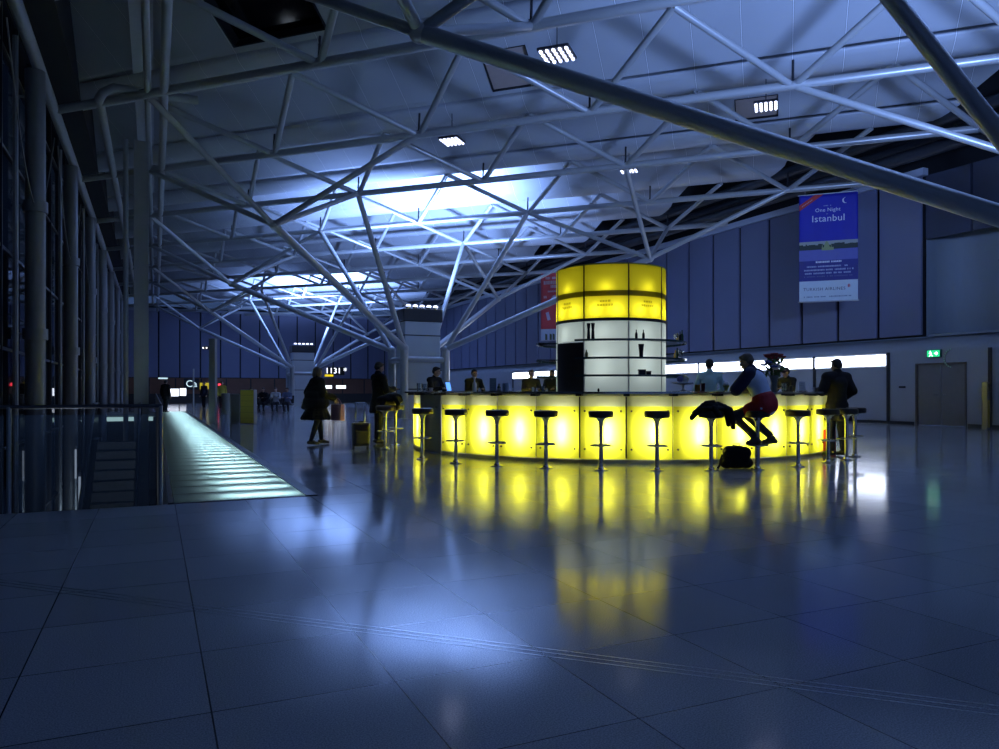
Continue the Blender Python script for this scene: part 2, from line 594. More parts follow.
# roof trusses: one chord and its braces each
ORD = ['nearest', 'second', 'third', 'fourth', 'fifth', 'sixth', 'seventh', 'eighth', 'ninth', 'tenth', 'eleventh', 'twelfth', 'thirteenth']
def chord_nodes(k):
    q = Q1 + k * MOD
    lo, hi = prange(q, CV0 - 0.3, CV1 + 0.6, CU0, UB - 0.5)
    i0 = math.ceil((lo - P1) / MOD)
    i1 = math.floor((hi - P1) / MOD)
    return q, lo, hi, [P1 + i * MOD for i in range(i0, i1 + 1)]
for n_, k in enumerate(range(-5, 8)):
    q, lo, hi, nodes = chord_nodes(k)
    if hi - lo < 2:
        continue
    base = PQ((lo + hi) / 2, q, HZ)
    tr = empty('roof_truss', base, 0,
               ('nearest tubular steel roof truss, crossing overhead by the camera' if n_ == 0 else
                f'{ORD[n_]} tubular steel roof truss counted from the camera towards the far wall'), 'truss', 'parallel roof trusses')
    bm = B()
    tube(bm, [PQ(lo, q, HZ) - base, PQ(hi, q, HZ) - base], 0.105, 12)
    obj('chord', bm, M_STEEL, tr, True)
    for p in nodes:
        for s_ in (-1, 1):
            pt = p + s_ * MOD / 2
            l2, h2 = prange(q - MOD / 2, CV0, CV1, CU0, UB)
            if not (l2 <= pt <= h2):
                continue
            bm = B()
            tube(bm, [PQ(p + s_ * 0.05, q, HZ + 0.02) - base, PQ(pt, q - MOD / 2, HZ + 1.12) - base], 0.085, 10)
            obj('brace', bm, M_STEEL, tr, True)
        bm = B()
        tube(bm, [PQ(p, q, HZ + 0.05) - base, PQ(p, q + 0.05, HZ + 0.62) - base], 0.03, 8)
        box(bm, 0, 0, 0, 0.10, 0.34, 0.16, Euler((0, 0, PI / 4)).to_matrix())
        bmesh.ops.translate(bm, vec=PQ(p, q, HZ + 0.03) - base, verts=bm.verts[-8:])
        obj('node_hanger', bm, M_KIOSKD, tr)

# ---------------------------------------------------------------- tree columns
def tree(v, u, label, base_shift=None, hs=5.05, reach=1.0):
    t = empty('tree_column', (v, u, 0), 0, label, 'column', 'branching tree columns')
    O = Vector((v, u, 0))
    pv, qv = Vector((-R2, R2, 0)), Vector((R2, R2, 0))
    RB = 1.28
    TOP = EYE + 1.80
    dirs = [pv, -pv, qv, -qv]
    sh = Vector((0, 0, 0)) if base_shift is None else base_shift
    for d in dirs:
        bm = B()
        f = d * RB + sh
        tube(bm, [f, f + Vector((0, 0, TOP))], 0.17, 16)
        lathe(bm, [(0.0, 0.03), (0.3, 0.03), (0.3, 0.0), (0, 0)], 16, f.x, f.y)
        obj('leg', bm, M_STEEL, t, True)
    for a, b in ((pv, qv), (qv, -pv), (-pv, -qv), (-qv, pv)):
        bm = B()
        tube(bm, [a * RB + sh + Vector((0, 0, EYE + 1.3)), b * RB + sh + Vector((0, 0, EYE + 1.3))], 0.13, 12)
        obj('ring_beam', bm, M_STEEL, t, True)
    for d in dirs:
        leg = d * RB + sh + Vector((0, 0, TOP - 0.05))
        sub = d * (2 * MOD) + Vector((0, 0, EYE + hs))
        # strut continues the leg in one heavy tube
        bm = B()
        tube(bm, [leg, sub], [0.13, 0.125], 16)
        sphere(bm, leg, 0.19, 12, 8)
        obj('main_strut', bm, M_STEEL, t, True)
        nd = d * MOD * reach + Vector((0, 0, HZ))
        bm = B()
        tube(bm, [leg, nd], [0.11, 0.10], 12)
        obj('direct_strut', bm, M_STEEL, t, True)
        bm = B()
        sphere(bm, sub, 0.15, 12, 8)
        obj('branch_joint', bm, M_STEEL, t, True)
        for e in (pv, -pv, qv, -qv):
            end = d * (2 * MOD) + e * MOD + Vector((0, 0, HZ))
            if not (VL < (O + end).x < VR and -8 < (O + end).y < UB):
                continue
            bm = B()
            tube(bm, [sub, end], 0.085, 10)
            obj('branch', bm, M_STEEL, t, True)
    return t
tree(10.2, 2.8, 'nearest branching steel tree column, base out of frame at right, thick strut overhead', W(-0.0, 1.6), 4.88, 1.2)
tree(10.2, 30.5, 'branching steel tree column rising just behind the left side of the yellow bar')
tree(10.2, 58.2, 'farthest branching steel tree column, behind the walking woman')

def cabinet(v, u, label, power, glow):
    t = empty('floodlight_cabinet', (v, u, 0), 0, label, 'cabinet', 'floodlight cabinets inside the tree columns')
    bm = B()
    bx(bm, -0.78, 0.78, -0.6, 0.6, 0.0, 4.05)
    obj('body', bm, M_KIOSK, t, bevel=0.02)
    for z in (3.45, 2.5, 1.2):
        bm = B()
        bx(bm, -0.79, 0.79, -0.61, 0.61, z, z + 0.05)
        obj('panel_joint', bm, M_KIOSKD, t)
    bm = B()
    bx(bm, -0.86, 0.86, -0.68, 0.68, 4.05, 4.58)
    obj('cap', bm, M_KIOSKD, t, bevel=0.03)
    for i in range(5):
        bm = B()
        lathe(bm, [(0.10, 4.58), (0.115, 4.66), (0.10, 4.68)], 14, -0.6 + 0.3 * i, -0.5)
        l = obj('floodlight', bm, M_CHROME, t, True)
        bm = B()
        sphere(bm, (-0.6 + 0.3 * i, -0.5, 4.70), (0.11, 0.11, 0.07), 12, 6)
        obj('lens', bm, M_LED, l, True)
    # one row's light, thrown up at the ceiling
    spot('uplight', (0, 0, 5.0), power, (0.28, 0.455, 1.0), 126, 0.6, 0.35 if glow else 0.8, (0.9, 2.4, 11) if glow else tuple(W(0.8, 7.5, 12.0)), t)
    return t
cabinet(10.2, 30.5, 'grey cabinet topped with floodlights inside the tree column behind the bar', 11000, 1)
cabinet(10.2, 58.2, 'grey cabinet topped with floodlights in the distant tree column', 18000, 1)
c0 = W(0, 1.6)
cabinet(10.2 + c0.x, 2.8 + c0.y, 'floodlight cabinet of the nearest tree column, out of frame at right', 6500, 0)

# long edge tubes on the left, gutter and pipe
bm = B()
tube(bm, [(0.20, 5.5, HZ), (0.20, UB - 1, HZ)], 0.10, 12)
tag(obj('edge_tube', bm, M_STEEL, None, True), 'long straight steel tube under the roof edge, running towards the far wall', 'roof tube')
bm = B()
tube(bm, [(-2.35, 4.0, HZ), (-2.35, UB - 1, HZ)], 0.13, 12)
tag(obj('edge_tube', bm, M_STEEL, None, True), 'thick steel tube along the top of the glass facade at upper left', 'roof tube')
bm = B()
bx(bm, -0.55, -0.04, 0, UB - 1, HZ + 1.50, HZ + 1.58)
tag(obj('roof_gutter', bm, mat('pale gutter sheet', (0.5, 0.54, 0.6), 0.4), None), 'flat pale metal gutter band along the left roof edge', 'gutter')
bm = B()
tube(bm, [(1.0, 20.7, HZ + 0.25), (-0.9, 20.5, HZ + 0.18), (-1.15, 20.6, HZ + 0.05), (-1.25, 20.9, HZ), (-1.25, UB - 2, HZ)], 0.11, 12)
tag(obj('drain_pipe', bm, M_STEEL, None, True), 'pale drain pipe with an elbow, under the left roof edge', 'pipe')

bm = B()
bx(bm, VL - 0.4, CV0 - 0.02, -7, UB, HZ + 1.2, HZ + 4.0)
bx(bm, VL - 0.4, VL - 0.2, -7, UB, HZ + 0.5, HZ + 1.2)
tag(obj('ceiling_edge', bm, M_DARK), 'dark soffit between the roof sheets and the glass facade', None, None, 'structure')
# ---------------------------------------------------------------- right wall
WT = 8.40
def wall_point(px):
    r = (px - 499.5) / 750.0
    Z = VR / (CA * r + SA)
    return Z * (CA - SA * r)
wr = empty('wall_right', (VR, 12, 0), 0, 'tall right wall clad in dark blue vertical panels over a pale lower strip', None, None, 'structure')
bm = B()
bx(bm, 0.22, 0.4, 5.0, UB - 12, 3.0, WT)
obj('backing', bm, M_DARK, wr)
PW = 1.745
k = 0
y = 5.0
while 12 + y < UB - 0.5:
    bm = B()
    bx(bm, 0.0, 0.10, y + 0.07, y + PW - 0.07, 3.05, WT)
    obj('cladding_panel', bm, M_CLAD, wr, bevel=0.02)
    y += PW
# darker upper panels above the recess
for j in range(6):
    bm = B()
    bx(bm, 0.1, 0.22, 5.0 - (j + 1) * 1.6 + 0.05, 5.0 - j * 1.6 - 0.03, 6.25, WT)
    obj('cladding_panel', bm, mat('dark upper cladding', (0.05, 0.06, 0.10), 0.6), wr)
bm = B()
bx(bm, -0.12, 0.12, 4.9, UB - 12, WT, WT + 0.24)
obj('top_rail', bm, mat('pale top rail', (0.5, 0.55, 0.66), 0.4), wr)
# recess wall with rounded inner corner
bm = B()
arc = [(1.6 - 1.2 * (1 - math.cos(a)), 4.9 - 1.2 * math.sin(a)) for a in [i * PI / 16 for i in range(9)]]
pts = [(0.1, 4.95), (0.6, 4.95)] + [(0.6 + 1.2 * math.sin(i * PI / 16), 4.95 - 1.2 * (1 - math.cos(i * PI / 16))) for i in range(9)] + [(1.8, -19.0)]
prev = None
for (x, yy) in pts:
    cur = (bm.verts.new((x, yy, 3.0)), bm.verts.new((x, yy, 8.3)))
    if prev:
        bm.faces.new((prev[0], cur[0], cur[1], prev[1]))
    prev = cur
obj('recess_back', bm, M_RECESS, wr, True)
bm = B()
for z in (5.45,):
    bx(bm, 1.77, 1.80, -19, 3.6, z, z + 0.03)
for yy in (2.55, -1.0, -4.5):
    bx(bm, 1.77, 1.80, yy, yy + 0.03, 3.0, 5.45)
obj('recess_joint', bm, M_DARK, wr)
bm = B()
bx(bm, 0.25, 1.85, -19, 5.0, 2.98, 3.06)
obj('recess_ledge', bm, M_RECESS, wr)
# lower wall: upright sheet that rolls back at the top
bm = B()
prof = [(0.0, 0.0), (0.0, 2.45)] + [(0.6 - 0.6 * math.cos(i * PI / 16), 2.45 + 0.55 * math.sin(i * PI / 16)) for i in range(1, 9)]
DY0, DY1 = 15.50 - 12, 17.26 - 12
for (y0, y1, zb) in ((-19.0, DY0, 0), (DY0, DY1, 2.06), (DY1, UB - 12, 0)):
    prev = None
    for (x, z) in prof:
        z = max(z, zb)
        cur = (bm.verts.new((x, y0, z)), bm.verts.new((x, y1, z)))
        if prev and (cur[0].co - prev[0].co).length > 1e-4:
            bm.faces.new((prev[0], prev[1], cur[1], cur[0]))
        prev = cur
obj('lower_sheet', bm, M_LOWW, wr, True)
bm = B()
for yy in (14.75, 18.3, 21.55, 25.0, 28.4, 31.8, 35.2, 38.6, 42.0, 45.4, 48.8):
    bx(bm, -0.05, 0.02, yy - 0.05 - 12, yy + 0.05 - 12, 0, 2.5)
obj('joint_post', bm, mat('dark joint post', (0.06, 0.06, 0.065), 0.3, 0.6), wr)
bm = B()
bx(bm, -0.03, 0.0, -19 , DY0 - 0.05, 0.0, 0.1)
bx(bm, -0.03, 0.0, DY1 + 0.05, UB - 12, 0.0, 0.1)
tag(obj('baseboard_right', bm, M_KIOSKD, None), 'dark skirting along the right wall', None, None, 'structure').location = (VR, 12, 0)
# lamp strip, one fitting per bay
posts = [18.3, 21.55, 25.0, 28.4, 31.8, 35.2, 38.6, 42.0, 45.4, 48.8]
names = ['nearest the grey double door', 'second from the door', 'third from the door', 'fourth from the door', 'fifth from the door', 'sixth from the door', 'seventh from the door', 'eighth from the door', 'farthest from the door']
for i in range(9):
    a, b = posts[i] + 0.06, posts[i + 1] - 0.06
    t = empty('strip_light', (VR, (a + b) / 2, 2.24), 0, 'long white strip light on the lower right wall, ' + names[i], 'strip light', 'strip lights along the right wall')
    h = (b - a) / 2
    bm = B()
    bx(bm, -0.05, 0.0, -h, h, -0.26, 0.26)
    obj('housing', bm, M_LOWW, t)
    bm = B()
    bx(bm, -0.075, -0.05, -h + 0.02, h - 0.02, -0.19, 0.19)
    obj('diffuser', bm, M_STRIPLIGHT, t)
# double door
dr = empty('door_1', (VR, 12 + (DY0 + DY1) / 2, 0), 0, 'grey double door in the right wall under a green exit sign', None, None, 'structure')
hw = (DY1 - DY0) / 2
for s_ in (-1, 1):
    bm = B()
    bx(bm, 0.03, 0.08, min(s_ * 0.008, s_ * (hw - 0.05)), max(s_ * 0.008, s_ * (hw - 0.05)), 0.01, 2.02)
    l = obj('door_leaf', bm, M_DOOR, dr, bevel=0.005)
    bm = B()
    tube(bm, [(0.03, s_ * 0.09, 1.02), (-0.03, s_ * 0.09, 1.02), (-0.03, s_ * 0.22, 1.02)], 0.011, 8)
    obj('door_handle', bm, M_CHROME, l, True)
bm = B()
bx(bm, -0.03, 0.09, -hw, -hw + 0.05, 0, 2.06)
bx(bm, -0.03, 0.09, hw - 0.05, hw, 0, 2.06)
bx(bm, -0.03, 0.09, -hw, hw, 2.02, 2.08)
obj('door_frame', bm, mat('brown door frame', (0.12, 0.10, 0.085), 0.4), dr)
# exit sign: green panel with a white running figure and an arrow
t = empty('exit_sign', (VR - 0.02, 16.55, 2.26), 0, 'small glowing green exit sign with running figure above the double door', 'exit sign')
bm = B()
bx(bm, -0.09, 0.0, -0.24, 0.24, 0.0, 0.26)
obj('housing', bm, mat('sign housing', (0.02, 0.05, 0.06), 0.4), t)
bm = B()
bx(bm, -0.10, -0.09, -0.22, 0.22, 0.02, 0.24)
obj('face', bm, emit('exit green', (0.02, 0.55, 0.22), 1.3), t)
bm = B()
xx = -0.104
def bar2(y0, z0, y1, z1, wd):
    d = Vector((0, y1 - y0, z1 - z0)).normalized()
    nn = Vector((0, -d.z, d.y)) * wd / 2
    f = [Vector((xx, y0, z0)) - nn, Vector((xx, y1, z1)) - nn, Vector((xx, y1, z1)) + nn, Vector((xx, y0, z0)) + nn]
    bm.faces.new([bm.verts.new(v) for v in f])
lathe_r = 0.022
for (y0, z0, y1, z1, wd) in ((0.10, 0.19, 0.10, 0.22, 0.035), (0.10, 0.17, 0.07, 0.10, 0.04), (0.07, 0.10, 0.02, 0.04, 0.025), (0.07, 0.10, 0.12, 0.07, 0.025), (0.12, 0.07, 0.14, 0.03, 0.022), (0.10, 0.16, 0.05, 0.14, 0.02), (0.10, 0.16, 0.15, 0.13, 0.02),
                             (-0.04, 0.13, -0.16, 0.13, 0.035), (-0.16, 0.13, -0.10, 0.18, 0.03), (-0.16, 0.13, -0.10, 0.08, 0.03)):
    bar2(y0, z0, y1, z1, wd)
obj('pictogram', bm, emit('exit white', (0.75, 1.0, 0.9), 3.0), t)
# crescent of solid dots modelled in place of the sign's reflected green light
t = empty('crescent_glint', (VR - 0.02, 15.93, 2.22), 0, 'thin crescent of green dots imitating a glint on the wall right of the exit sign', 'reflection')
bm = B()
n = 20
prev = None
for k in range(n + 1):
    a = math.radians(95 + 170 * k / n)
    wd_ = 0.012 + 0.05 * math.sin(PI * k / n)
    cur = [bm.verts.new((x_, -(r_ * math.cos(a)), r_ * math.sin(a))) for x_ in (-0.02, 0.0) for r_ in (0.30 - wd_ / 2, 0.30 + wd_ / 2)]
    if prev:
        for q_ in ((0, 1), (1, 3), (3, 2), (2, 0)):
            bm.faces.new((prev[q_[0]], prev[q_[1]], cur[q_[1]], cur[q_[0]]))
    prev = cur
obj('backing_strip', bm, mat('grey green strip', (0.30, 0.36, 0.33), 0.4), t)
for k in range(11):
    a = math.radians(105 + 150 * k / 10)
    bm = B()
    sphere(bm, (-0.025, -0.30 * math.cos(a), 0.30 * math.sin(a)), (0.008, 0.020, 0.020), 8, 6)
    obj('glint_dot', bm, mat('green reflector', (0.45, 0.85, 0.62), 0.3), t, True)
# door closer plate, card reader and post near the right edge
bm = B()
bx(bm, -0.06, 0.0, -0.11, 0.11, -0.03, 0.04)
o = obj('door_button', bm, M_KIOSKD, None, bevel=0.008)
o.location = (VR, 17.75, 1.28)
tag(o, 'small dark push plate on the wall left of the double door', 'button')
pp = ray_at(985.5, 22.6)
t = empty('bollard_post', pp, 0.3, 'tall narrow post with a yellow strip and dark head, by the right wall', 'post')
bm = B()
bx(bm, -0.10, 0.10, -0.08, 0.08, 0.0, 1.42)
obj('post_body', bm, mat('grey post', (0.22, 0.22, 0.22), 0.4, 0.4), t, bevel=0.01)
bm = B()
bx(bm, -0.085, 0.085, -0.09, -0.08, 0.05, 0.88)
obj('yellow_strip', bm, mat('yellow strip', (0.55, 0.40, 0.03), 0.4), t)
bm = B()
bx(bm, -0.08, 0.08, -0.12, -0.08, 1.12, 1.36)
obj('reader_head', bm, M_BLKLEATHER, t, bevel=0.01)
# dark opening at the extreme right
bm = B()
bx(bm, -0.06, 0.02, 12.2 - 12, 14.3 - 12, 0.0, 2.3)
tag(obj('door_2', bm, M_DARK, None), 'dark doorway at the right edge of the picture', None, None, 'structure').location = (VR, 12, 0)

# dark zone above the right wall, behind the trusses
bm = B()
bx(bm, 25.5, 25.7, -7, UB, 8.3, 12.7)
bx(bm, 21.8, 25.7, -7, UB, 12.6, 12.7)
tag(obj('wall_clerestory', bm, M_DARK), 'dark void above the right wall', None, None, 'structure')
bm = B()
for i, (x, z, r) in enumerate(((22.9, 9.0, 0.22), (23.4, 9.5, 0.16), (22.5, 9.7, 0.2))):
    tube(bm, [(x, 10, z), (x, UB - 2, z)], r, 10)
tag(obj('service_duct', bm, mat('dark duct', (0.06, 0.065, 0.08), 0.4, 0.5), None, True), 'dark service ducts running above the right wall', 'duct')

# ---------------------------------------------------------------- far wall with shop band below
wf = empty('wall_far', (0, UB, 0), 0, 'far end wall with dark blue vertical panels above a dim shop front', None, None, 'structure')
bm = B()
bx(bm, VL, VR + 1, 0.15, 0.35, 2.3, 8.9)
obj('backing', bm, M_DARK, wf)
x = 0.3 - 2 * 1.765
while x < VR - 0.3:
    bm = B()
    bx(bm, x + 0.06, x + 1.765 - 0.06, 0.0, 0.15, 2.40, 8.45)
    obj('cladding_panel', bm, M_CLAD, wf, bevel=0.02)
    x += 1.765
bm = B()
bx(bm, VL, VR, -0.1, 0.12, 8.45, 8.7)
obj('top_rail', bm, mat('dim top rail', (0.25, 0.28, 0.36), 0.5), wf)
bm = B()
bx(bm, VL, VR, 0.0, 0.4, 0.0, 2.35)
obj('shop_front', bm, mat('brown shop panelling', (0.16, 0.07, 0.04), 0.5, 0, 0.3, 1.5), wf)
bm = B()
xx_ = VL
while xx_ < VR:
    bx(bm, xx_, xx_ + 0.12, -0.006, 0.05, 0, 2.3)
    xx_ += 2.2
bx(bm, VL, VR, -0.12, 0.0, 0.0, 0.9)
obj('shop_counter', bm, mat('dark shop counter', (0.02, 0.018, 0.018), 0.5), wf)

def text_mesh(name, body, size, m, parent, loc, rot, align='CENTER', extrude=0.002, space=1.0, shear=0.0):
    cu = bpy.data.curves.new(name, 'FONT')
    cu.body = body
    cu.size = size
    cu.align_x = align
    cu.align_y = 'CENTER'
    cu.extrude = extrude
    cu.space_character = space
    cu.shear = shear
    cu.resolution_u = 3
    tmp = bpy.data.objects.new('tmp', cu)
    COL.objects.link(tmp)
    dg = bpy.context.evaluated_depsgraph_get()
    me = bpy.data.meshes.new_from_object(tmp.evaluated_get(dg))
    bpy.data.objects.remove(tmp)
    bpy.data.curves.remove(cu)
    me.materials.clear()
    me.materials.append(m)
    o = bpy.data.objects.new(name, me)
    COL.objects.link(o)
    o.parent = parent
    o.location = loc
    o.rotation_euler = rot
    return o
def sign_box(name, px, py, Z, wpx, hpx, m, label, cat='sign', text=None, tm=None, tsize=None):
    r_ = (px - 499.5) / 750.0
    Z = (UB - 0.135) / (CA - SA * r_)
    s = Z / 750.0
    p = ray_at(px, Z, EYE + (391 - py) * s)
    t = empty(name, p, 0, label, cat)
    bm = B()
    bx(bm, -wpx * s / 2, wpx * s / 2, 0.0, 0.125, -hpx * s / 2, hpx * s / 2)
    obj('housing', bm, M_KIOSKD if text is None else m, t)
    bm = B()
    bx(bm, -wpx * s / 2 * 0.96, wpx * s / 2 * 0.96, -0.02, 0.0, -hpx * s / 2 * 0.92, hpx * s / 2 * 0.92)
    if text is None:
        obj('lit_face', bm, m, t)
    else:
        bm.free()
        text_mesh('lettering', text, tsize * s, tm, t, (0, -0.025, 0), (PI / 2, 0, 0))
    return t
E_WHITE = emit('sign white', (0.8, 0.86, 1.0), 2.2)
E_CYAN = emit('sign pale cyan', (0.55, 0.75, 0.85), 1.0)
E_YEL = emit('sign yellow', (0.75, 0.62, 0.05), 0.5)
E_RED = emit('sign red', (1.0, 0.05, 0.08), 2.0)
sign_box('shop_sign', 191.5, 384, 66, 14, 11, M_KIOSKD, 'dark shop sign with the pale letters Ca on the far wall', 'sign', 'Ca', E_CYAN, 9.5)
sign_box('light_box', 173, 392.5, 62, 11, 8, E_WHITE, 'bright white shop light box at far left, left one of the pair', 'light box')
sign_box('light_box', 183, 392, 63, 6, 8, E_WHITE, 'bright white shop light box at far left, right one of the pair', 'light box')
sign_box('shop_sign', 205.5, 386, 64, 11, 7, E_YEL, 'yellow-green lit shop sign left of the grey sign post', 'sign')
sign_box('signal_lamp', 219.5, 385, 60, 3, 3, E_RED, 'small glowing red lamp right of the grey sign post', 'lamp')
sign_box('light_box', 163, 378.3, 68, 9, 1.6, E_CYAN, 'thin pale lit line on the far wall at far left', 'light box')
t = sign_box('flight_board', 336, 371, 64, 17, 8, mat('board black', (0.01, 0.01, 0.012), 0.4), 'small flight display board with white figures behind the walking woman', 'display board', '1131 *', E_WHITE, 8)
sign_box('shop_sign', 329, 375.5, 63, 9, 2.4, emit('sign amber', (0.8, 0.6, 0.02), 0.9), 'thin amber lit sign under the flight board', 'sign')
sign_box('light_box', 328, 387, 62, 8, 3.4, E_WHITE, 'white lit lamp panel below the flight board, left of two', 'light box')
sign_box('light_box', 341, 387, 62, 10, 3.4, E_WHITE, 'white lit lamp panel below the flight board, right of two', 'light box')

# tall grey sign post, yellow kiosk
p = ray_at(213, 26.5)
t = empty('sign_post', p, -YAW, 'tall grey square post standing left of the yellow ticket machine', 'post')
bm = B()
bx(bm, -0.11, 0.11, -0.11, 0.11, 0, 3.0)
obj('shaft', bm, mat('grey post paint', (0.20, 0.21, 0.22), 0.5), t, bevel=0.01)
bm = B()
bx(bm, -0.34, -0.11, -0.05, 0.05, 2.62, 2.72)
l = obj('lamp_arm', bm, M_KIOSKD, t)
bm = B()
for i in range(2):
    sphere(bm, (-0.32 + 0.12 * i, -0.07, 2.67), 0.03, 8, 6)
obj('lamp', bm, emit('small white lamp', (0.9, 0.85, 0.8), 2.0), l)
p = ray_at(247, 26.2)
t = empty('ticket_machine', p, -YAW, 'upright yellow-fronted ticket machine standing on the floor in the distance', 'ticket machine')
bm = B()
bx(bm, -0.24, 0.24, 0.0, 0.35, 0, 1.20)
obj('body', bm, mat('grey machine body', (0.2, 0.2, 0.2), 0.5), t, bevel=0.02)
bm = B()
bx(bm, -0.225, 0.225, -0.015, 0.0, 0.03, 1.18)
f = obj('yellow_front', bm, mat('yellow front', (0.50, 0.42, 0.05), 0.5, 0, 0.1, 3), t)
bm = B()
for i in range(5):
    bx(bm, -0.225, 0.225, -0.018, -0.014, 0.2 + i * 0.2, 0.205 + i * 0.2)
obj('front_joint', bm, M_KIOSKD, f)
p = ray_at(235, 27.0)
bm = B()
bx(bm, -0.16, 0.16, -0.15, 0.15, 0, 1.05)
o = obj('waste_bin', bm, mat('dull grey bin', (0.14, 0.15, 0.14), 0.5), None, bevel=0.03)
o.location = p
tag(o, 'grey upright bin just left of the yellow ticket machine', 'bin')
p = ray_at(226, 37)
bm = B()
lathe(bm, [(0, 0), (0.22, 0), (0.22, 1.0), (0.2, 1.04), (0, 1.04)], 16)
o = obj('waste_bin', bm, mat('dull grey bin', (0.14, 0.15, 0.14), 0.5), None, True)
o.location = p
tag(o, 'round grey bin right behind the tall grey sign post', 'bin')

# ---------------------------------------------------------------- left facade
fa = empty('window_1', (VL, 0, 0), 0, 'dark glass facade along the left side', None, None, 'structure')
bm = B()
bx(bm, -0.02, 0.0, 3, UB, -4.3, 9.0)
obj('pane', bm, M_FACADE, fa)
bm = B()
for z in (-2.0, 0.0, 2.0, 4.0, 6.0, 8.0):
    bx(bm, -0.05, 0.03, 3, UB, z - 0.03, z + 0.03)
obj('glazing_rail', bm, M_KIOSKD, fa)
bm = B()
yy = 4.0
while yy < UB:
    bx(bm, -0.05, 0.05, yy - 0.025, yy + 0.025, -4.3, 9.0)
    yy += 1.9
obj('mullion', bm, M_KIOSKD, fa)
bm = B()
bx(bm, -6.0, -5.8, -10, UB, -5, 10)
tag(obj('wall_outside', bm, mat('night outside', (0.004, 0.004, 0.006), 0.9)), 'black night outside the glass facade', None, None, 'structure').location = (VL, 0, 0)
M_MAST = mat('dull mast paint', (0.19, 0.20, 0.215), 0.4, 0.2)
us = [11.7, 19.3, 27.0, 34.7, 42.4, 50.1, 57.8, 65.5]
words = ['nearest', 'second', 'third', 'fourth', 'fifth', 'sixth', 'seventh', 'farthest']
for i, u in enumerate(us):
    t = empty('facade_mast', (VL + 0.35, u, 0), 0, f'grey round steel mast in front of the dark glass facade, {words[i]} from the camera', 'mast', 'masts along the glass facade')
    bm = B()
    tube(bm, [(0, 0, -4.3), (0, 0, 8.2)], 0.20, 16)
    obj('shaft', bm, M_MAST, t, True)
    for z in (2.4, 5.2):
        bm = B()
        tube(bm, [(0, 0, z - 0.12), (0, 0, z + 0.12)], 0.25, 16)
        obj('collar', bm, M_MAST, t, True)
    for z in (2.4, 5.2, 7.6):
        bm = B()
        tube(bm, [(0, 0, z), (-0.34, 0.0, z)], 0.03, 8)
        obj('bracket', bm, M_MAST, t, True)
    for s_ in (-1, 1):
        bm = B()
        pts = [(0, s_ * (0.1 + 3.4 * f_), 5.2 + 2.6 * f_ - 0.5 * math.sin(f_ * PI)) for f_ in [j / 8 for j in range(9)]]
        tube(bm, pts, 0.014, 6)
        obj('tie_cable', bm, M_MAST, t, True)
    for s_ in (-0.9, 0.9):
        bm = B()
        tube(bm, [(-0.1, s_ * 2.1, -4.3), (-0.1, s_ * 2.1, 8.15)], 0.05, 8)
        obj('glazing_rod', bm, M_MAST, t, True)
# box column and thin post inside the opening
t = empty('box_column', (-0.36, 24.0, 0), 0, 'flat sided steel column beside the glowing walkway, rising to the roof edge', 'column')
bm = B()
bx(bm, -0.17, 0.17, -0.09, 0.09, -4.3, HZ)
bx(bm, -0.19, -0.15, -0.11, 0.11, -4.3, HZ)
bx(bm, 0.15, 0.19, -0.11, 0.11, -4.3, HZ)
obj('shaft', bm, mat('box column paint', (0.42, 0.44, 0.46), 0.4, 0.2), t)
bm = B()
tube(bm, [(-0.40, 0, -4.3), (-0.40, 0, HZ)], 0.07, 10)
obj('side_pipe', bm, M_STEEL, t, True)
bm = B()
tube(bm, [(0, 0, 0), (0, 0, 2.35)], 0.04, 10)
o = obj('slim_post', bm, M_STEEL, None, True)
o.location = (1.9, 44.0, 0)
tag(o, 'slim grey post at the far end of the glowing walkway', 'post')

# balustrades round the opening
def balustrade(label, pts, glassh=1.0):
    t = empty('glass_balustrade', (pts[0][0], pts[0][1], 0), 0, label, 'balustrade')
    o0 = Vector((pts[0][0], pts[0][1], 0))
    a, b = Vector((*pts[0], 0)), Vector((*pts[1], 0))
    d = (b - a).normalized()
    L = (b - a).length
    n = max(1, round(L / 1.27))
    for i in range(n + 1):
        p = a + d * (L * i / n) - o0
        bm = B()
        tube(bm, [p + Vector((0, 0, -0.25)), p + Vector((0, 0, 1.0))], 0.022, 8)
        obj('post', bm, M_STEEL if i else M_STEEL, t, True)
    for i in range(n):
        p, q = a + d * (L * i / n + 0.04) - o0, a + d * (L * (i + 1) / n - 0.04) - o0
        m_ = (p + q) / 2
        bm = B()
        ang = math.atan2(d.y, d.x)
        box(bm, m_.x, m_.y, 0.42, (q - p).length, 0.012, 1.0, Euler((0, 0, ang)).to_matrix())
        obj('glass_pane', bm, M_GLASS, t)
    bm = B()
    tube(bm, [a - o0 + Vector((0, 0, 1.0)), b - o0 + Vector((0, 0, 1.0))], 0.019, 10)
    obj('handrail', bm, mat('dull rail', (0.10, 0.11, 0.13), 0.35, 0.8), t, True)
    return t
balustrade('front glass balustrade across the near end of the floor opening', ((VL + 0.2, VOID0 + 0.03), (0.05, VOID0 + 0.03)))
balustrade('long glass balustrade between the opening and the glowing walkway', ((0.05, VOID0 + 0.1), (0.05, VOID1)))
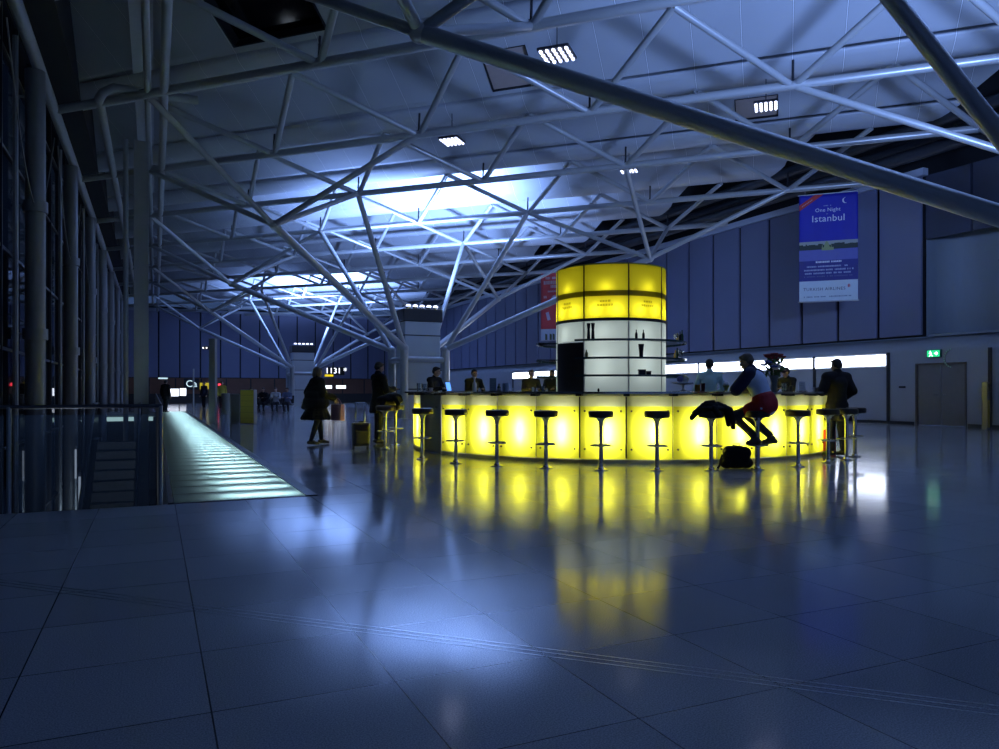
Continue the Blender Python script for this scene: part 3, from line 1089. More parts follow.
# escalator coming up away from the camera
t = empty('escalator', (-0.85, 13.0, -4.3), 0, 'dark escalator inside the floor opening, left of the glowing walkway', 'escalator')
rise, run, ns = 0.2, 0.38, 21
M_STEP = mat('ribbed step', (0.10, 0.11, 0.12), 0.35, 0.7)
for i in range(ns):
    bm = B()
    bx(bm, -0.42, 0.42, i * run, (i + 1) * run + 0.02, max(0, i * rise - 0.3), (i + 1) * rise)
    for j in range(10):
        bx(bm, -0.40 + j * 0.085, -0.37 + j * 0.085, i * run - 0.004, i * run, i * rise + 0.02, (i + 1) * rise - 0.02)
    obj('step', bm, M_STEP, t)
for s_ in (-1, 1):
    x = s_ * 0.50
    bm = B()
    e0, e1 = (-0.8, 0.15), (ns * run + 1.0, ns * rise + 0.1)
    v = [bm.verts.new(c) for c in ((x - 0.01, -0.6, 0.1), (x - 0.01, 0.2, 0.1), (x - 0.01, ns * run, ns * rise), (x - 0.01, ns * run + 1.2, ns * rise), (x - 0.01, ns * run + 1.2, ns * rise + 0.9), (x - 0.01, ns * run - 0.2, ns * rise + 0.9), (x - 0.01, 0.0, 1.05), (x - 0.01, -0.6, 0.95))]
    f = bm.faces.new(v)
    r = bmesh.ops.extrude_face_region(bm, geom=[f])
    bmesh.ops.translate(bm, vec=(0.02, 0, 0), verts=[g for g in r['geom'] if isinstance(g, bmesh.types.BMVert)])
    sd = obj('side_glass', bm, M_GLASS, t)
    bm = B()
    tube(bm, [(x, -0.75, 0.55), (x, -0.65, 0.95), (x, 0.0, 1.08), (x, ns * run - 0.2, ns * rise + 0.93), (x, ns * run + 1.2, ns * rise + 0.93), (x, ns * run + 1.32, ns * rise + 0.6)], 0.04, 8)
    obj('handrail', bm, mat('rubber rail', (0.03, 0.03, 0.035), 0.3), t, True)
    bm = B()
    v = [bm.verts.new(c) for c in ((x - 0.08, -0.6, 0.0), (x - 0.08, ns * run + 1.2, ns * rise - 0.5), (x - 0.08, ns * run + 1.2, ns * rise + 0.05), (x - 0.08, ns * run, ns * rise + 0.05), (x - 0.08, 0.1, 0.2), (x - 0.08, -0.6, 0.2))]
    f = bm.faces.new(v)
    r = bmesh.ops.extrude_face_region(bm, geom=[f])
    bmesh.ops.translate(bm, vec=(0.07 if s_ > 0 else 0.16, 0, 0), verts=[g for g in r['geom'] if isinstance(g, bmesh.types.BMVert)])
    obj('skirt', bm, mat('escalator skirt', (0.07, 0.075, 0.085), 0.3, 0.7), t)
point('added_void_fill', (-1.0, 10.2, -1.1), 22.0, (0.75, 0.85, 1.0), 0.25)  # added fill lights without a fitting, to bring out the escalator
point('added_void_fill', (-1.9, 24.0, -2.6), 30.0, (0.75, 0.85, 1.0), 0.25)
# a lit band on the far side of the opening and glowing rods imitating reflected streaks
bm = B()
bx(bm, -2.4, -0.1, VOID1 - 0.06, VOID1 - 0.02, -0.5, -0.28)
tag(obj('light_band', bm, emit('dim band', (0.55, 0.75, 0.75), 0.6)), 'pale lit band at the far edge of the floor opening', 'light band')
for i, (v, u, z, lab) in enumerate(((-2.0, 16.0, -1.6, 'left one by the facade mast'), (-1.6, 20.0, -1.2, 'middle one'), (-2.1, 25.0, -0.9, 'far one'))):
    t = empty('streak_rod', (v, u, z), 0, 'slender glowing rod imitating a reflected streak in the opening, ' + lab, 'lamp', 'imitated light streaks in the opening')
    bm = B()
    tube(bm, [(0, 0, -0.5), (0, 0, 0.35)], 0.025, 8)
    obj('glowing_streak', bm, emit('dim streak', (0.6, 0.65, 0.8), 0.35), t)
    bm = B()
    tube(bm, [(0, 0.05, -2.6 - z * 0 + -0.1), (0, 0.05, 0.45)], 0.03, 8)
    obj('pole', bm, M_STEEL, t)
# ---------------------------------------------------------------- round bar
BC = W(2.45, 16.15)
bar = empty('bar_counter', BC, -YAW, 'big round bar with glowing yellow glass front panels and dark counter top', 'bar')
# in the bar's own frame, angle f = 0 faces the camera (-y), positive to the right
def bp(f, r, z=0.0):
    f = math.radians(f)
    return Vector((r * math.sin(f), -r * math.cos(f), z))
def ring_seg(bm, f0, f1, r0, r1, z0, z1, n):
    prev = None
    full = abs(f1 - f0 - 360) < 1e-6
    first = None
    for i in range(n + (0 if full else 1)):
        f = f0 + (f1 - f0) * i / n
        cur = [bm.verts.new(c) for c in (bp(f, r0, z0), bp(f, r1, z0), bp(f, r1, z1), bp(f, r0, z1))]
        if prev:
            for k in range(4):
                bm.faces.new((prev[k], prev[(k + 1) % 4], cur[(k + 1) % 4], cur[k]))
        else:
            first = cur
        prev = cur
    if full:
        for k in range(4):
            bm.faces.new((prev[k], prev[(k + 1) % 4], first[(k + 1) % 4], first[k]))
    else:
        bm.faces.new(first[::-1])
        bm.faces.new(prev)
RF = 4.27
M_PALEGL = frosted('pale frosted glass band', (0.45, 0.48, 0.30), (0.80, 0.82, 0.42), 0.05, 0.2, 0.8)
F0, DF, NP = -55.4, 9.9, 35
bm = B()
ring_seg(bm, 0, 360, 3.78, 4.47, 1.105, 1.140, 120)
obj('counter_top', bm, M_COUNTER, bar, True, 0.006)
bm = B()
ring_seg(bm, 0, 360, 4.471, 4.482, 1.108, 1.138, 120)
obj('edge_band', bm, M_CHROME, bar, True)
M_POST = mat('bronze post', (0.05, 0.045, 0.035), 0.35, 0.7)
for i in range(NP):
    fa_, fb = F0 + i * DF + 0.10, F0 + (i + 1) * DF - 0.10
    bm = B()
    n = 6
    z0, zm, z1 = 0.06, 0.905, 1.075
    cols = []
    for k in range(n + 1):
        f = fa_ + (fb - fa_) * k / n
        cols.append((bm.verts.new(bp(f, RF, z0)), bm.verts.new(bp(f, RF, zm)), bm.verts.new(bp(f, RF, z1)), bm.verts.new(bp(f, RF - 0.012, z0)), bm.verts.new(bp(f, RF - 0.012, z1))))
    for a, b in zip(cols[:-1], cols[1:]):
        bm.faces.new((a[0], b[0], b[1], a[1]))
        bm.faces.new((a[1], b[1], b[2], a[2])).material_index = 1
        bm.faces.new((a[2], b[2], b[4], a[4])).material_index = 1
        bm.faces.new((a[0], a[3], b[3], b[0]))
    pn = obj('glass_panel', bm, (M_YELLOW, M_PALEGL), bar, True)
    area('bar_lamp', tuple(BC + Matrix.Rotation(-YAW, 3, 'Z') @ bp((fa_ + fb) / 2 + 1.0, RF - 0.155, 0.50)), BAR_P, (1.0, 1.0, 0.95), 0.05, 0.40, tuple(BC + Matrix.Rotation(-YAW, 3, 'Z') @ bp((fa_ + fb) / 2 + 1.0, RF, 0.50)), None)
    area('bar_lamp', tuple(BC + Matrix.Rotation(-YAW, 3, 'Z') @ bp((fa_ + fb) / 2 + 1.0, RF - 0.085, 0.48)), BAR_C, (1.0, 1.0, 0.95), 0.03, 0.30, tuple(BC + Matrix.Rotation(-YAW, 3, 'Z') @ bp((fa_ + fb) / 2 + 1.0, RF, 0.48)), None)
    if i < 14:
        for f in (fa_ + 1.0, fb - 1.0):
            for z in (0.22, 0.83):
                bm = B()
                c = bp(f, RF, z)
                tube(bm, [c, bp(f, RF + 0.018, z)], 0.016, 10)
                obj('bolt', bm, M_POST, pn, True)
for i in range(NP + 1):
    f = F0 + i * DF
    bm = B()
    dark = i in (4, 5)
    wd = 0.010 if dark else 0.004
    vs = box(bm, 0, 0, 0, 2 * wd, 0.05, 0.98, None)
    bmesh.ops.rotate(bm, cent=(0, 0, 0), matrix=Matrix.Rotation(math.radians(f), 3, 'Z'), verts=vs)
    bmesh.ops.translate(bm, vec=bp(f, RF - (0.01 if dark else 0.035), 0.57), verts=vs)
    obj('panel_post', bm, M_POST, bar)
    bm = B()
    vs = box(bm, 0, 0, 0, 0.09, 0.20, 0.035, None)
    bmesh.ops.rotate(bm, cent=(0, 0, 0), matrix=Matrix.Rotation(math.radians(f), 3, 'Z'), verts=vs)
    bmesh.ops.translate(bm, vec=bp(f, RF + 0.03, 1.086), verts=vs)
    obj('bracket', bm, M_POST, bar)
bm = B()
ring_seg(bm, F0, F0 + DF * NP, RF - 0.40, RF - 0.36, 0.0, 1.10, 120)
obj('inner_wall', bm, mat('white inner lining', (0.75, 0.75, 0.72), 0.6), bar, True)
bm = B()
ring_seg(bm, F0, F0 + DF * NP, RF - 0.05, RF + 0.015, 0.0, 0.05, 120)
obj('kick_plate', bm, mat('steel kick plate', (0.35, 0.34, 0.32), 0.3, 0.9), bar, True)
bm = B()
ring_seg(bm, F0, F0 + DF * NP, RF - 0.38, RF - 0.03, 0.045, 0.055, 120)
obj('plinth', bm, mat('pale plinth', (0.6, 0.6, 0.55), 0.5), bar, True)
M_ENDC = mat('grey end panel', (0.26, 0.28, 0.33), 0.45, 0.2)
for f in (F0 - 0.15, F0 + DF * NP + 0.15 - 360):
    bm = B()
    ring_seg(bm, f - 0.12, f + 0.12, RF - 0.44, RF + 0.01, 0.0, 1.10, 1)
    obj('end_panel', bm, M_ENDC, bar)

bm = B()
ring_seg(bm, F0 + DF * NP - 360 + 0.4, F0 - 0.4, RF - 0.06, RF - 0.02, 0.02, 1.08, 6)
dpan = obj('service_flap', bm, M_ENDC, bar)
bm = B()
c = bp(F0 - 2.5, RF - 0.015, 0.85)
tube(bm, [c, bp(F0 - 2.5, RF + 0.02, 0.85)], 0.018, 10)
obj('latch', bm, M_CHROME, dpan, True)
# back-lit core of the bar
CC = W(2.39, 16.15)
core = empty('bar_tower', CC, -YAW, 'round back-lit tower in the middle of the bar, yellow drum above white shelves', 'bar tower')
RC = 1.165
seams = [-35.5 + 45 * i for i in range(8)]
def sheet(bm, f0, f1, r, z0, z1, n=8, th=0.012):
    cols = []
    for k in range(n + 1):
        f = f0 + (f1 - f0) * k / n
        cols.append((bm.verts.new(bp(f, r, z0)), bm.verts.new(bp(f, r, z1)), bm.verts.new(bp(f, r - th, z0)), bm.verts.new(bp(f, r - th, z1))))
    for a, b in zip(cols[:-1], cols[1:]):
        bm.faces.new((a[0], b[0], b[1], a[1]))
        bm.faces.new((a[1], b[1], b[3], a[3]))
        bm.faces.new((a[0], a[2], b[2], b[0]))
for i, f in enumerate(seams):
    for (z0, z1, nm, m) in ((3.17, 3.70, 'upper_panel', M_YELDRUM), (2.62, 3.06, 'lower_panel', M_YELDRUM)):
        bm = B()
        sheet(bm, f + 0.5, f + 44.5, RC, z0, z1)
        pn = obj(nm, bm, m, core, True)
        if nm == 'lower_panel':
            # faint two-line lettering in the middle of each panel, sizes and grey-olive tone as seen
            for (zz, hh, words_) in ((2.935, 0.045, 4), (2.855, 0.045, 6)):
                bm = B()
                tot = 0.0
                random.seed(i * 7 + words_)
                a0 = f + 22.5 - words_ * 1.45
                for k in range(words_):
                    wdt = 1.6 + 0.9 * random.random()
                    sheet(bm, a0, a0 + wdt, RC + 0.003, zz, zz + hh * (0.7 + 0.3 * random.random()), 1, 0.002)
                    a0 += wdt + 0.8
                obj('lettering', bm, frosted('olive print', (0.40, 0.36, 0.03), (0.62, 0.54, 0.02)), pn)
    M_ = M_WHITEGL
    if i == 7:
        for (a0, a1) in ((f + 0.4, f + 44.6),):
            bm = B()
            sheet(bm, a0, a1, RC, 2.16, 2.56)
            obj('shelf_back_panel', bm, M_, core, True)
            bm = B()
            sheet(bm, a0, a1, RC, 0.05, 2.14)
            obj('service_door', bm, mat('dark service door', (0.015, 0.014, 0.013), 0.45), core, True)
    else:
        bm = B()
        sheet(bm, f + 0.4, f + 44.6, RC, 0.05, 2.56)
        obj('shelf_back_panel', bm, M_, core, True)
    bm = B()
    vs = box(bm, 0, 0, 0, 0.022, 0.03, 1.09)
    bmesh.ops.rotate(bm, cent=(0, 0, 0), matrix=Matrix.Rotation(math.radians(f), 3, 'Z'), verts=vs)
    bmesh.ops.translate(bm, vec=bp(f, RC - 0.005, 3.155), verts=vs)
    obj('drum_post', bm, M_POST, core)
    bm = B()
    vs = box(bm, 0, 0, 0, 0.02, 0.03, 2.5)
    bmesh.ops.rotate(bm, cent=(0, 0, 0), matrix=Matrix.Rotation(math.radians(f), 3, 'Z'), verts=vs)
    bmesh.ops.translate(bm, vec=bp(f, RC - 0.004, 1.3), verts=vs)
    obj('shelf_upright', bm, mat('pale upright', (0.55, 0.56, 0.62), 0.35, 0.4), core)
    # lamps inside
    mid = f + 22.5
    rot = Matrix.Rotation(-YAW, 3, 'Z')
    point('drum_lamp', tuple(CC + rot @ bp(mid, RC - 0.16, 3.23)), DRUM_U, (1, 0.96, 0.82), 0.06)
    for df in (12.0, 33.0):
        point('drum_lamp', tuple(CC + rot @ bp(f + df, RC - 0.10, 2.79)), DRUM_L, (1, 0.96, 0.82), 0.06)
    for z in (2.33, 1.85, 1.50):
        point('shelf_lamp', tuple(CC + rot @ bp(mid - 4, RC - 0.20, z)), SHELF_P, (0.95, 1.0, 0.98), 0.15)
for (z0, z1, r, nm, m) in ((3.06, 3.17, RC - 0.004, 'olive_band', frosted('olive band', (0.36, 0.32, 0.02), (0.40, 0.36, 0.01))), (2.56, 2.62, RC + 0.01, 'dark_band', M_KIOSKD), (3.695, 3.72, RC + 0.004, 'top_rim', mat('yellow rim', (0.4, 0.36, 0.05), 0.5))):
    bm = B()
    ring_seg(bm, 0, 360, r - 0.03, r, z0, z1, 64)
    obj(nm, bm, m, core, True)
for z in (3.11, 2.59):
    bm = B()
    lathe(bm, [(0, z), (RC - 0.03, z), (RC - 0.03, z + 0.02), (0, z + 0.02)], 48)
    obj('drum_floor', bm, mat('pale drum floor', (0.7, 0.68, 0.6), 0.6), core)
bm = B()
lathe(bm, [(0, 3.70), (RC - 0.02, 3.70), (RC - 0.02, 3.715), (0, 3.715)], 48)
obj('drum_lid', bm, mat('pale drum lid', (0.6, 0.58, 0.5), 0.6), core)
for z in (2.155, 1.80, 1.455):
    bm = B()
    ring_seg(bm, -34.5, 279, RC + 0.005, 1.60, z, z + 0.016, 90)
    ring_seg(bm, -85 - 5, -80 + 2, RC + 0.005, 1.60, z, z + 0.016, 4)
    sh = obj('glass_shelf', bm, M_SHELF, core, True)
    bm = B()
    ring_seg(bm, -34.5, 279, 1.575, 1.602, z - 0.022, z + 0.02, 90)
    obj('shelf_edge', bm, mat('green glass edge', (0.035, 0.07, 0.08), 0.2), sh, True)

# ---------------------------------------------------------------- bar stools
def make_stool(label):
    t = empty('bar_stool', (0, 0, 0), 0, label, 'bar stool', 'bar stools round the bar')
    bm = B()
    lathe(bm, [(0, 0.765), (0.165, 0.765), (0.18, 0.78), (0.182, 0.835), (0.172, 0.855), (0.15, 0.862), (0, 0.866)], 28)
    obj('seat', bm, M_BLKLEATHER, t, True)
    bm = B()
    lathe(bm, [(0, 0.764), (0.12, 0.764), (0.07, 0.745), (0.036, 0.70), (0.033, 0.64), (0.0, 0.64)], 20)
    obj('seat_plate', bm, M_CHROME, t, True)
    bm = B()
    lathe(bm, [(0.031, 0.012), (0.031, 0.66), (0, 0.66)], 18)
    obj('post', bm, M_CHROME, t, True)
    bm = B()
    lathe(bm, [(0, 0), (0.10, 0), (0.10, 0.012), (0.085, 0.02), (0.05, 0.026), (0.04, 0.05), (0.031, 0.055), (0, 0.055)], 24)
    obj('base', bm, M_CHROME, t, True)
    bm = B()
    n = 28
    pts = [(0.15 * math.cos(2 * PI * k / n), 0.15 * math.sin(2 * PI * k / n), 0.36) for k in range(n + 1)]
    tube(bm, pts, 0.011, 8)
    for a in range(3):
        tube(bm, [(0.03 * math.cos(a * 2.094), 0.03 * math.sin(a * 2.094), 0.36), (0.15 * math.cos(a * 2.094), 0.15 * math.sin(a * 2.094), 0.36)], 0.008, 8)
    obj('foot_ring', bm, M_CHROME, t, True)
    return t
SP = [(385, 449.5, 'bar stool at the left under the dark coat, nearer the standing man with the suitcase'),
      (395.5, 445.5, 'bar stool at the left under the dark coat, just right of its neighbour'),
      (422.5, 459.5, 'bar stool standing clear before the grey end panel of the bar'),
      (456, 463.5, 'bar stool in front of the leftmost glowing panels'),
      (497, 466.5, 'second bar stool along the glowing front, counted from the left'),
      (546, 468.5, 'third bar stool along the glowing front, counted from the left'),
      (601, 470.5, 'fourth bar stool along the front, just left of the tower seam'),
      (657, 471, 'empty bar stool just left of the one with the jacket'),
      (711, 471, 'bar stool with the black jacket thrown over its seat'),
      (757.5, 470, 'bar stool under the seated man in red, beside the backpack'),
      (798, 467, 'empty bar stool right of the seated man in red'),
      (828, 463, 'bar stool at the right end, left one of three by the standing man'),
      (846.5, 460.5, 'bar stool at the right end, middle one of three by the standing man'),
      (855, 457, 'bar stool at the right end, rightmost one of three by the standing man')]
st0 = None
STOOL = []
for (px, py, lab) in SP:
    Z = 750 * EYE / (py - 391) + 0.05
    p = ray_at(px, Z)
    if st0 is None:
        st0 = make_stool(lab)
        o = st0
    else:
        o = copy_tree(st0)
        o['label'] = lab
    o.location = p
    o.rotation_euler = (0, 0, random.random() * 2)
    STOOL.append(p.copy())

# ---------------------------------------------------------------- ceiling lamps
def led_lamp(px, py, h, label, rz=0.0, w=0.74, ln=0.76):
    Z = 750 * (h - EYE) / (391 - py)
    p = ray_at(px, Z, h)
    t = empty('ceiling_lamp', p, rz, label, 'ceiling lamp', 'louvred ceiling lamps')
    bm = B()
    bx(bm, -w / 2, w / 2, -ln / 2, ln / 2, 0.02, 0.09)
    obj('housing', bm, M_KIOSKD, t, bevel=0.02)
    for i in range(5):
        bm = B()
        x = -w / 2 + w * (i + 0.5) / 5
        for k in range(4):
            sphere(bm, (x, -ln / 2 + ln * (k + 0.5) / 4, 0.015), (0.041, ln / 9.2, 0.045), 10, 6)
        obj('lamp_tube', bm, M_LED, t, True)
    bm = B()
    tube(bm, [(0, 0, 0.09), (0, 0, 0.95)], 0.012, 6)
    obj('hanger', bm, M_KIOSKD, t)
    return p
lp = [led_lamp(557, 56, 8.75, 'louvred white ceiling lamp at top centre beside the open rooflight', -PI / 4),
      led_lamp(766, 107, 8.75, 'louvred white ceiling lamp above the blue banner at upper right', -PI / 4, 0.62, 0.64),
      led_lamp(452, 142, 8.75, 'louvred white ceiling lamp above the bright ceiling patch', -PI / 4, 0.62, 0.68),
      led_lamp(629, 171.5, 8.85, 'small louvred ceiling lamp above the yellow tower', -PI / 4, 0.6, 0.35)]
# ---------------------------------------------------------------- banners
def banner(k, px0, px1, z0, z1, name, label, cloth):
    """cloth hung under the chord of bay k, between two sight lines; local x to the right, z up from the lower edge"""
    q = Q1 + k * MOD
    def onchord(px):
        r = (px - 499.5) / 750.0
        v, u = r * CA + SA, CA - r * SA
        Z = q / ((v + u) * R2)
        return Z * (u - v) * R2
    pa, pb = onchord(px0), onchord(px1)
    a, b = PQ(pa, q - 0.02, z0), PQ(pb, q - 0.02, z0)
    t = empty(name, (a + b) / 2, -PI / 4, label, 'banner')
    wd, ht = (b - a).length, z1 - z0
    bm = B()
    nx, nz = 24, 30
    g = [[bm.verts.new((-wd / 2 + wd * i / nx, 0.018 * math.sin(i * 0.9 + j * 0.12) * (j / nz), ht * j / nz)) for i in range(nx + 1)] for j in range(nz + 1)]
    for j in range(nz):
        for i in range(nx):
            bm.faces.new((g[j][i], g[j][i + 1], g[j + 1][i + 1], g[j + 1][i]))
    c = obj('cloth', bm, cloth, t, True)
    so = c.modifiers.new('Thick', 'SOLIDIFY')
    so.thickness = 0.006
    for z_, r_ in ((ht + 0.01, 0.022), (-0.01, 0.018)):
        bm = B()
        tube(bm, [(-wd / 2 - 0.03, 0, z_), (wd / 2 + 0.03, 0, z_)], r_, 10)
        obj('rod', bm, M_STEEL, t, True)
    for x in (-wd / 2 + 0.2, wd / 2 - 0.2):
        bm = B()
        tube(bm, [(x, 0, ht), (x, 0, HZ - z0 - 0.08)], 0.008, 6)
        obj('cord', bm, M_STEEL, t)
    return t, wd, ht
def patch(bm, pts, y=-0.026):
    bm.faces.new([bm.verts.new((x, y, z)) for x, z in pts])
t, bw, bh = banner(0, 799, 858, 4.32, 8.09, 'hanging_banner', 'large deep blue hanging banner with white Istanbul lettering and a pale foot', M_BLUEBAN)
def fz(y):      # picture row -> height on the banner
    return bh * (304 - y) / 108.0
def fx(x):
    return bw * (x - 828.5) / 59.0
def rect(name, x0, x1, y0, y1, m, y=-0.026):
    bm = B()
    n = 12
    for i in range(n):
        xa, xb = x0 + (x1 - x0) * i / n, x0 + (x1 - x0) * (i + 1) / n
        patch(bm, [(fx(xa), fz(y1)), (fx(xb), fz(y1)), (fx(xb), fz(y0)), (fx(xa), fz(y0))], y)
    return obj(name, bm, m, t)
rect('white_foot', 799.2, 857.8, 283.5, 303.8, mat('pale foot print', (0.60, 0.70, 0.78), 0.6))
rect('water_print', 799.2, 857.8, 252, 263, mat('water print', (0.12, 0.13, 0.45), 0.6))
rect('night_print', 799.2, 857.8, 263, 283.5, mat('night print', (0.015, 0.017, 0.22), 0.6))
rect('haze_print', 799.2, 857.8, 243.5, 249, mat('haze print', (0.36, 0.38, 0.36), 0.6))
bm = B()
random.seed(3)
x = 799.2
while x < 857.5:
    w_ = 1.2 + random.random() * 2.4
    h_ = 247.6 - random.random() * 1.8
    patch(bm, [(fx(x), fz(252)), (fx(min(857.8, x + w_)), fz(252)), (fx(min(857.8, x + w_)), fz(h_)), (fx(x), fz(h_))], -0.030)
    x += w_
obj('shore_print', bm, mat('shore print', (0.015, 0.03, 0.02), 0.6), t)
bm = B()
patch(bm, [(fx(822), fz(253)), (fx(834), fz(253)), (fx(834), fz(250)), (fx(822), fz(250))], -0.033)
patch(bm, [(fx(824), fz(250)), (fx(830), fz(250)), (fx(829), fz(246)), (fx(827), fz(243.5)), (fx(825), fz(246))], -0.033)
patch(bm, [(fx(831), fz(250)), (fx(831.8), fz(250)), (fx(831.4), fz(245))], -0.033)
patch(bm, [(fx(822.2), fz(250)), (fx(823), fz(250)), (fx(822.6), fz(245))], -0.033)
obj('lit_building_print', bm, mat('lit building print', (0.28, 0.34, 0.14), 0.6), t)
bm = B()
patch(bm, [(fx(799.2), fz(212)), (fx(799.2), fz(206)), (fx(815), fz(196.3)), (fx(824), fz(196.3))], -0.028)
rb = obj('red_ribbon', bm, M_REDP, t)
bm = B()
for i in range(7):
    f = i / 7
    x, y = 802 + 11 * f, 206.6 - 6.6 * f
    patch(bm, [(fx(x), fz(y + 1.5)), (fx(x + 1.0), fz(y + 0.9)), (fx(x + 1.0), fz(y - 0.4)), (fx(x), fz(y + 0.2))], -0.032)
obj('ribbon_print', bm, mat('ribbon lettering', (0.6, 0.3, 0.3), 0.6), rb)
bm = B()
# crescent moon
n = 16
o_, i_ = [], []
for k in range(n + 1):
    a = math.radians(80 + 220 * k / n)
    o_.append((fx(845.6) + 0.10 * math.cos(a), fz(204) + 0.10 * math.sin(a)))
    w2 = 0.045 * math.sin(PI * k / n)
    i_.append((fx(845.6) + (0.10 - w2) * math.cos(a), fz(204) + (0.10 - w2) * math.sin(a)))
for k in range(n):
    patch(bm, [o_[k], o_[k + 1], i_[k + 1], i_[k]], -0.03)
bmesh.ops.remove_doubles(bm, verts=bm.verts[:], dist=1e-5)
obj('moon_print', bm, M_WHITEP, t)
s_ = bw / 59.0
M_LET = mat('pale lettering', (0.80, 0.84, 0.92), 0.6)
M_LETD = mat('dim lettering', (0.38, 0.42, 0.66), 0.6)
text_mesh('lettering', 'Istanbul', 10.2 * s_, M_LET, t, (fx(828.5), -0.03, fz(221)), (PI / 2, 0, 0), extrude=0.001, space=1.05)
text_mesh('lettering', 'One Night', 5.6 * s_, M_LET, t, (fx(828), -0.03, fz(212.3)), (PI / 2, 0, 0), extrude=0.001, space=1.05)
text_mesh('lettering', 'in', 2.6 * s_, M_LETD, t, (fx(827.5), -0.03, fz(216.3)), (PI / 2, 0, 0), extrude=0.001)
def dashes(name, x0, x1, y, h, m, seed, gap=0.9, yy=-0.031):
    random.seed(seed)
    bm = B()
    x = x0
    while x < x1 - 1:
        w_ = 0.6 + random.random() * 0.9
        if random.random() > 0.14:
            patch(bm, [(fx(x), fz(y + h / 2)), (fx(x + w_), fz(y + h / 2)), (fx(x + w_), fz(y - h / 2 + random.random() * 0.4)), (fx(x), fz(y - h / 2))], yy)
        x += w_ + 0.35
    return obj(name, bm, m, t)
dashes('small_print', 824, 832, 208, 1.0, M_LETD, 1)
dashes('small_print', 816, 842, 264.5, 1.8, M_LET, 2)
dashes('small_print', 807, 851, 269, 1.6, M_LETD, 3)
dashes('small_print', 803, 854, 272.5, 1.6, M_LETD, 4)
dashes('small_print', 805, 852, 275.8, 1.6, M_LETD, 5)
dashes('small_print', 804, 853, 279, 1.2, mat('very dim lettering', (0.09, 0.10, 0.28), 0.6), 6)
M_NAVY = mat('navy lettering', (0.02, 0.035, 0.12), 0.6)
text_mesh('lettering', 'TURKISH AIRLINES', 4.6 * s_, M_NAVY, t, (fx(824.5), -0.032, fz(292)), (PI / 2, 0, 0), extrude=0.001, space=1.12)
dashes('small_print', 804, 853, 299.5, 1.3, mat('grey lettering', (0.16, 0.24, 0.36), 0.6), 8)
bm = B()
c = [(fx(849) + 0.062 * math.cos(2 * PI * k / 20), fz(289.5) + 0.062 * math.sin(2 * PI * k / 20)) for k in range(20)]
patch(bm, c, -0.029)
rd = obj('emblem', bm, mat('emblem pale', (0.6, 0.5, 0.55), 0.6), t)
bm = B()
patch(bm, [(fx(848.2), fz(291.2)), (fx(849.6), fz(290.6)), (fx(849.8), fz(288.6)), (fx(848.8), fz(287.4)), (fx(848.2), fz(288.8))], -0.033)
obj('emblem_mark', bm, M_REDP, rd)

t, bw, bh = banner(3, 541, 579, 4.2, 8.25, 'hanging_banner', 'red hanging banner partly hidden behind the yellow tower drum', mat('red banner cloth', (0.72, 0.09, 0.10), 0.65, 0, 0.15, 1.0))
def fz(y):
    return bh * (340 - y) / 68.0
def fx(x):
    return bw * (x - 560) / 38.0
for (y, h, x0, x1, sd) in ((277, 2.4, 546, 570, 1), (281.5, 3.6, 544, 574, 2), (285.5, 3.0, 551, 570, 3), (290.5, 1.8, 547, 572, 4), (296, 2.6, 544, 548, 5)):
    dashes('lettering', x0, x1, y, h, mat('pale red lettering', (0.75, 0.55, 0.6), 0.6), sd)
bm = B()
patch(bm, [(fx(549), fz(302)), (fx(553), fz(295)), (fx(556), fz(294)), (fx(556), fz(301))], -0.03)
patch(bm, [(fx(546), fz(312)), (fx(549), fz(311)), (fx(551), fz(319)), (fx(548), fz(320))], -0.03)
obj('pale_print', bm, mat('pale figure print', (0.55, 0.5, 0.65), 0.6), t)
rect('pale_foot', 541.2, 578.8, 328.5, 339.8, mat('pale banner foot', (0.45, 0.52, 0.66), 0.6))
bm = B()
for x in (545.5, 550, 553):
    patch(bm, [(fx(x), fz(339.5)), (fx(x + 2.2), fz(339.5)), (fx(x + 2.2), fz(334)), (fx(x), fz(333))], -0.03)
obj('dark_print', bm, mat('olive figure print', (0.08, 0.10, 0.05), 0.6), t)

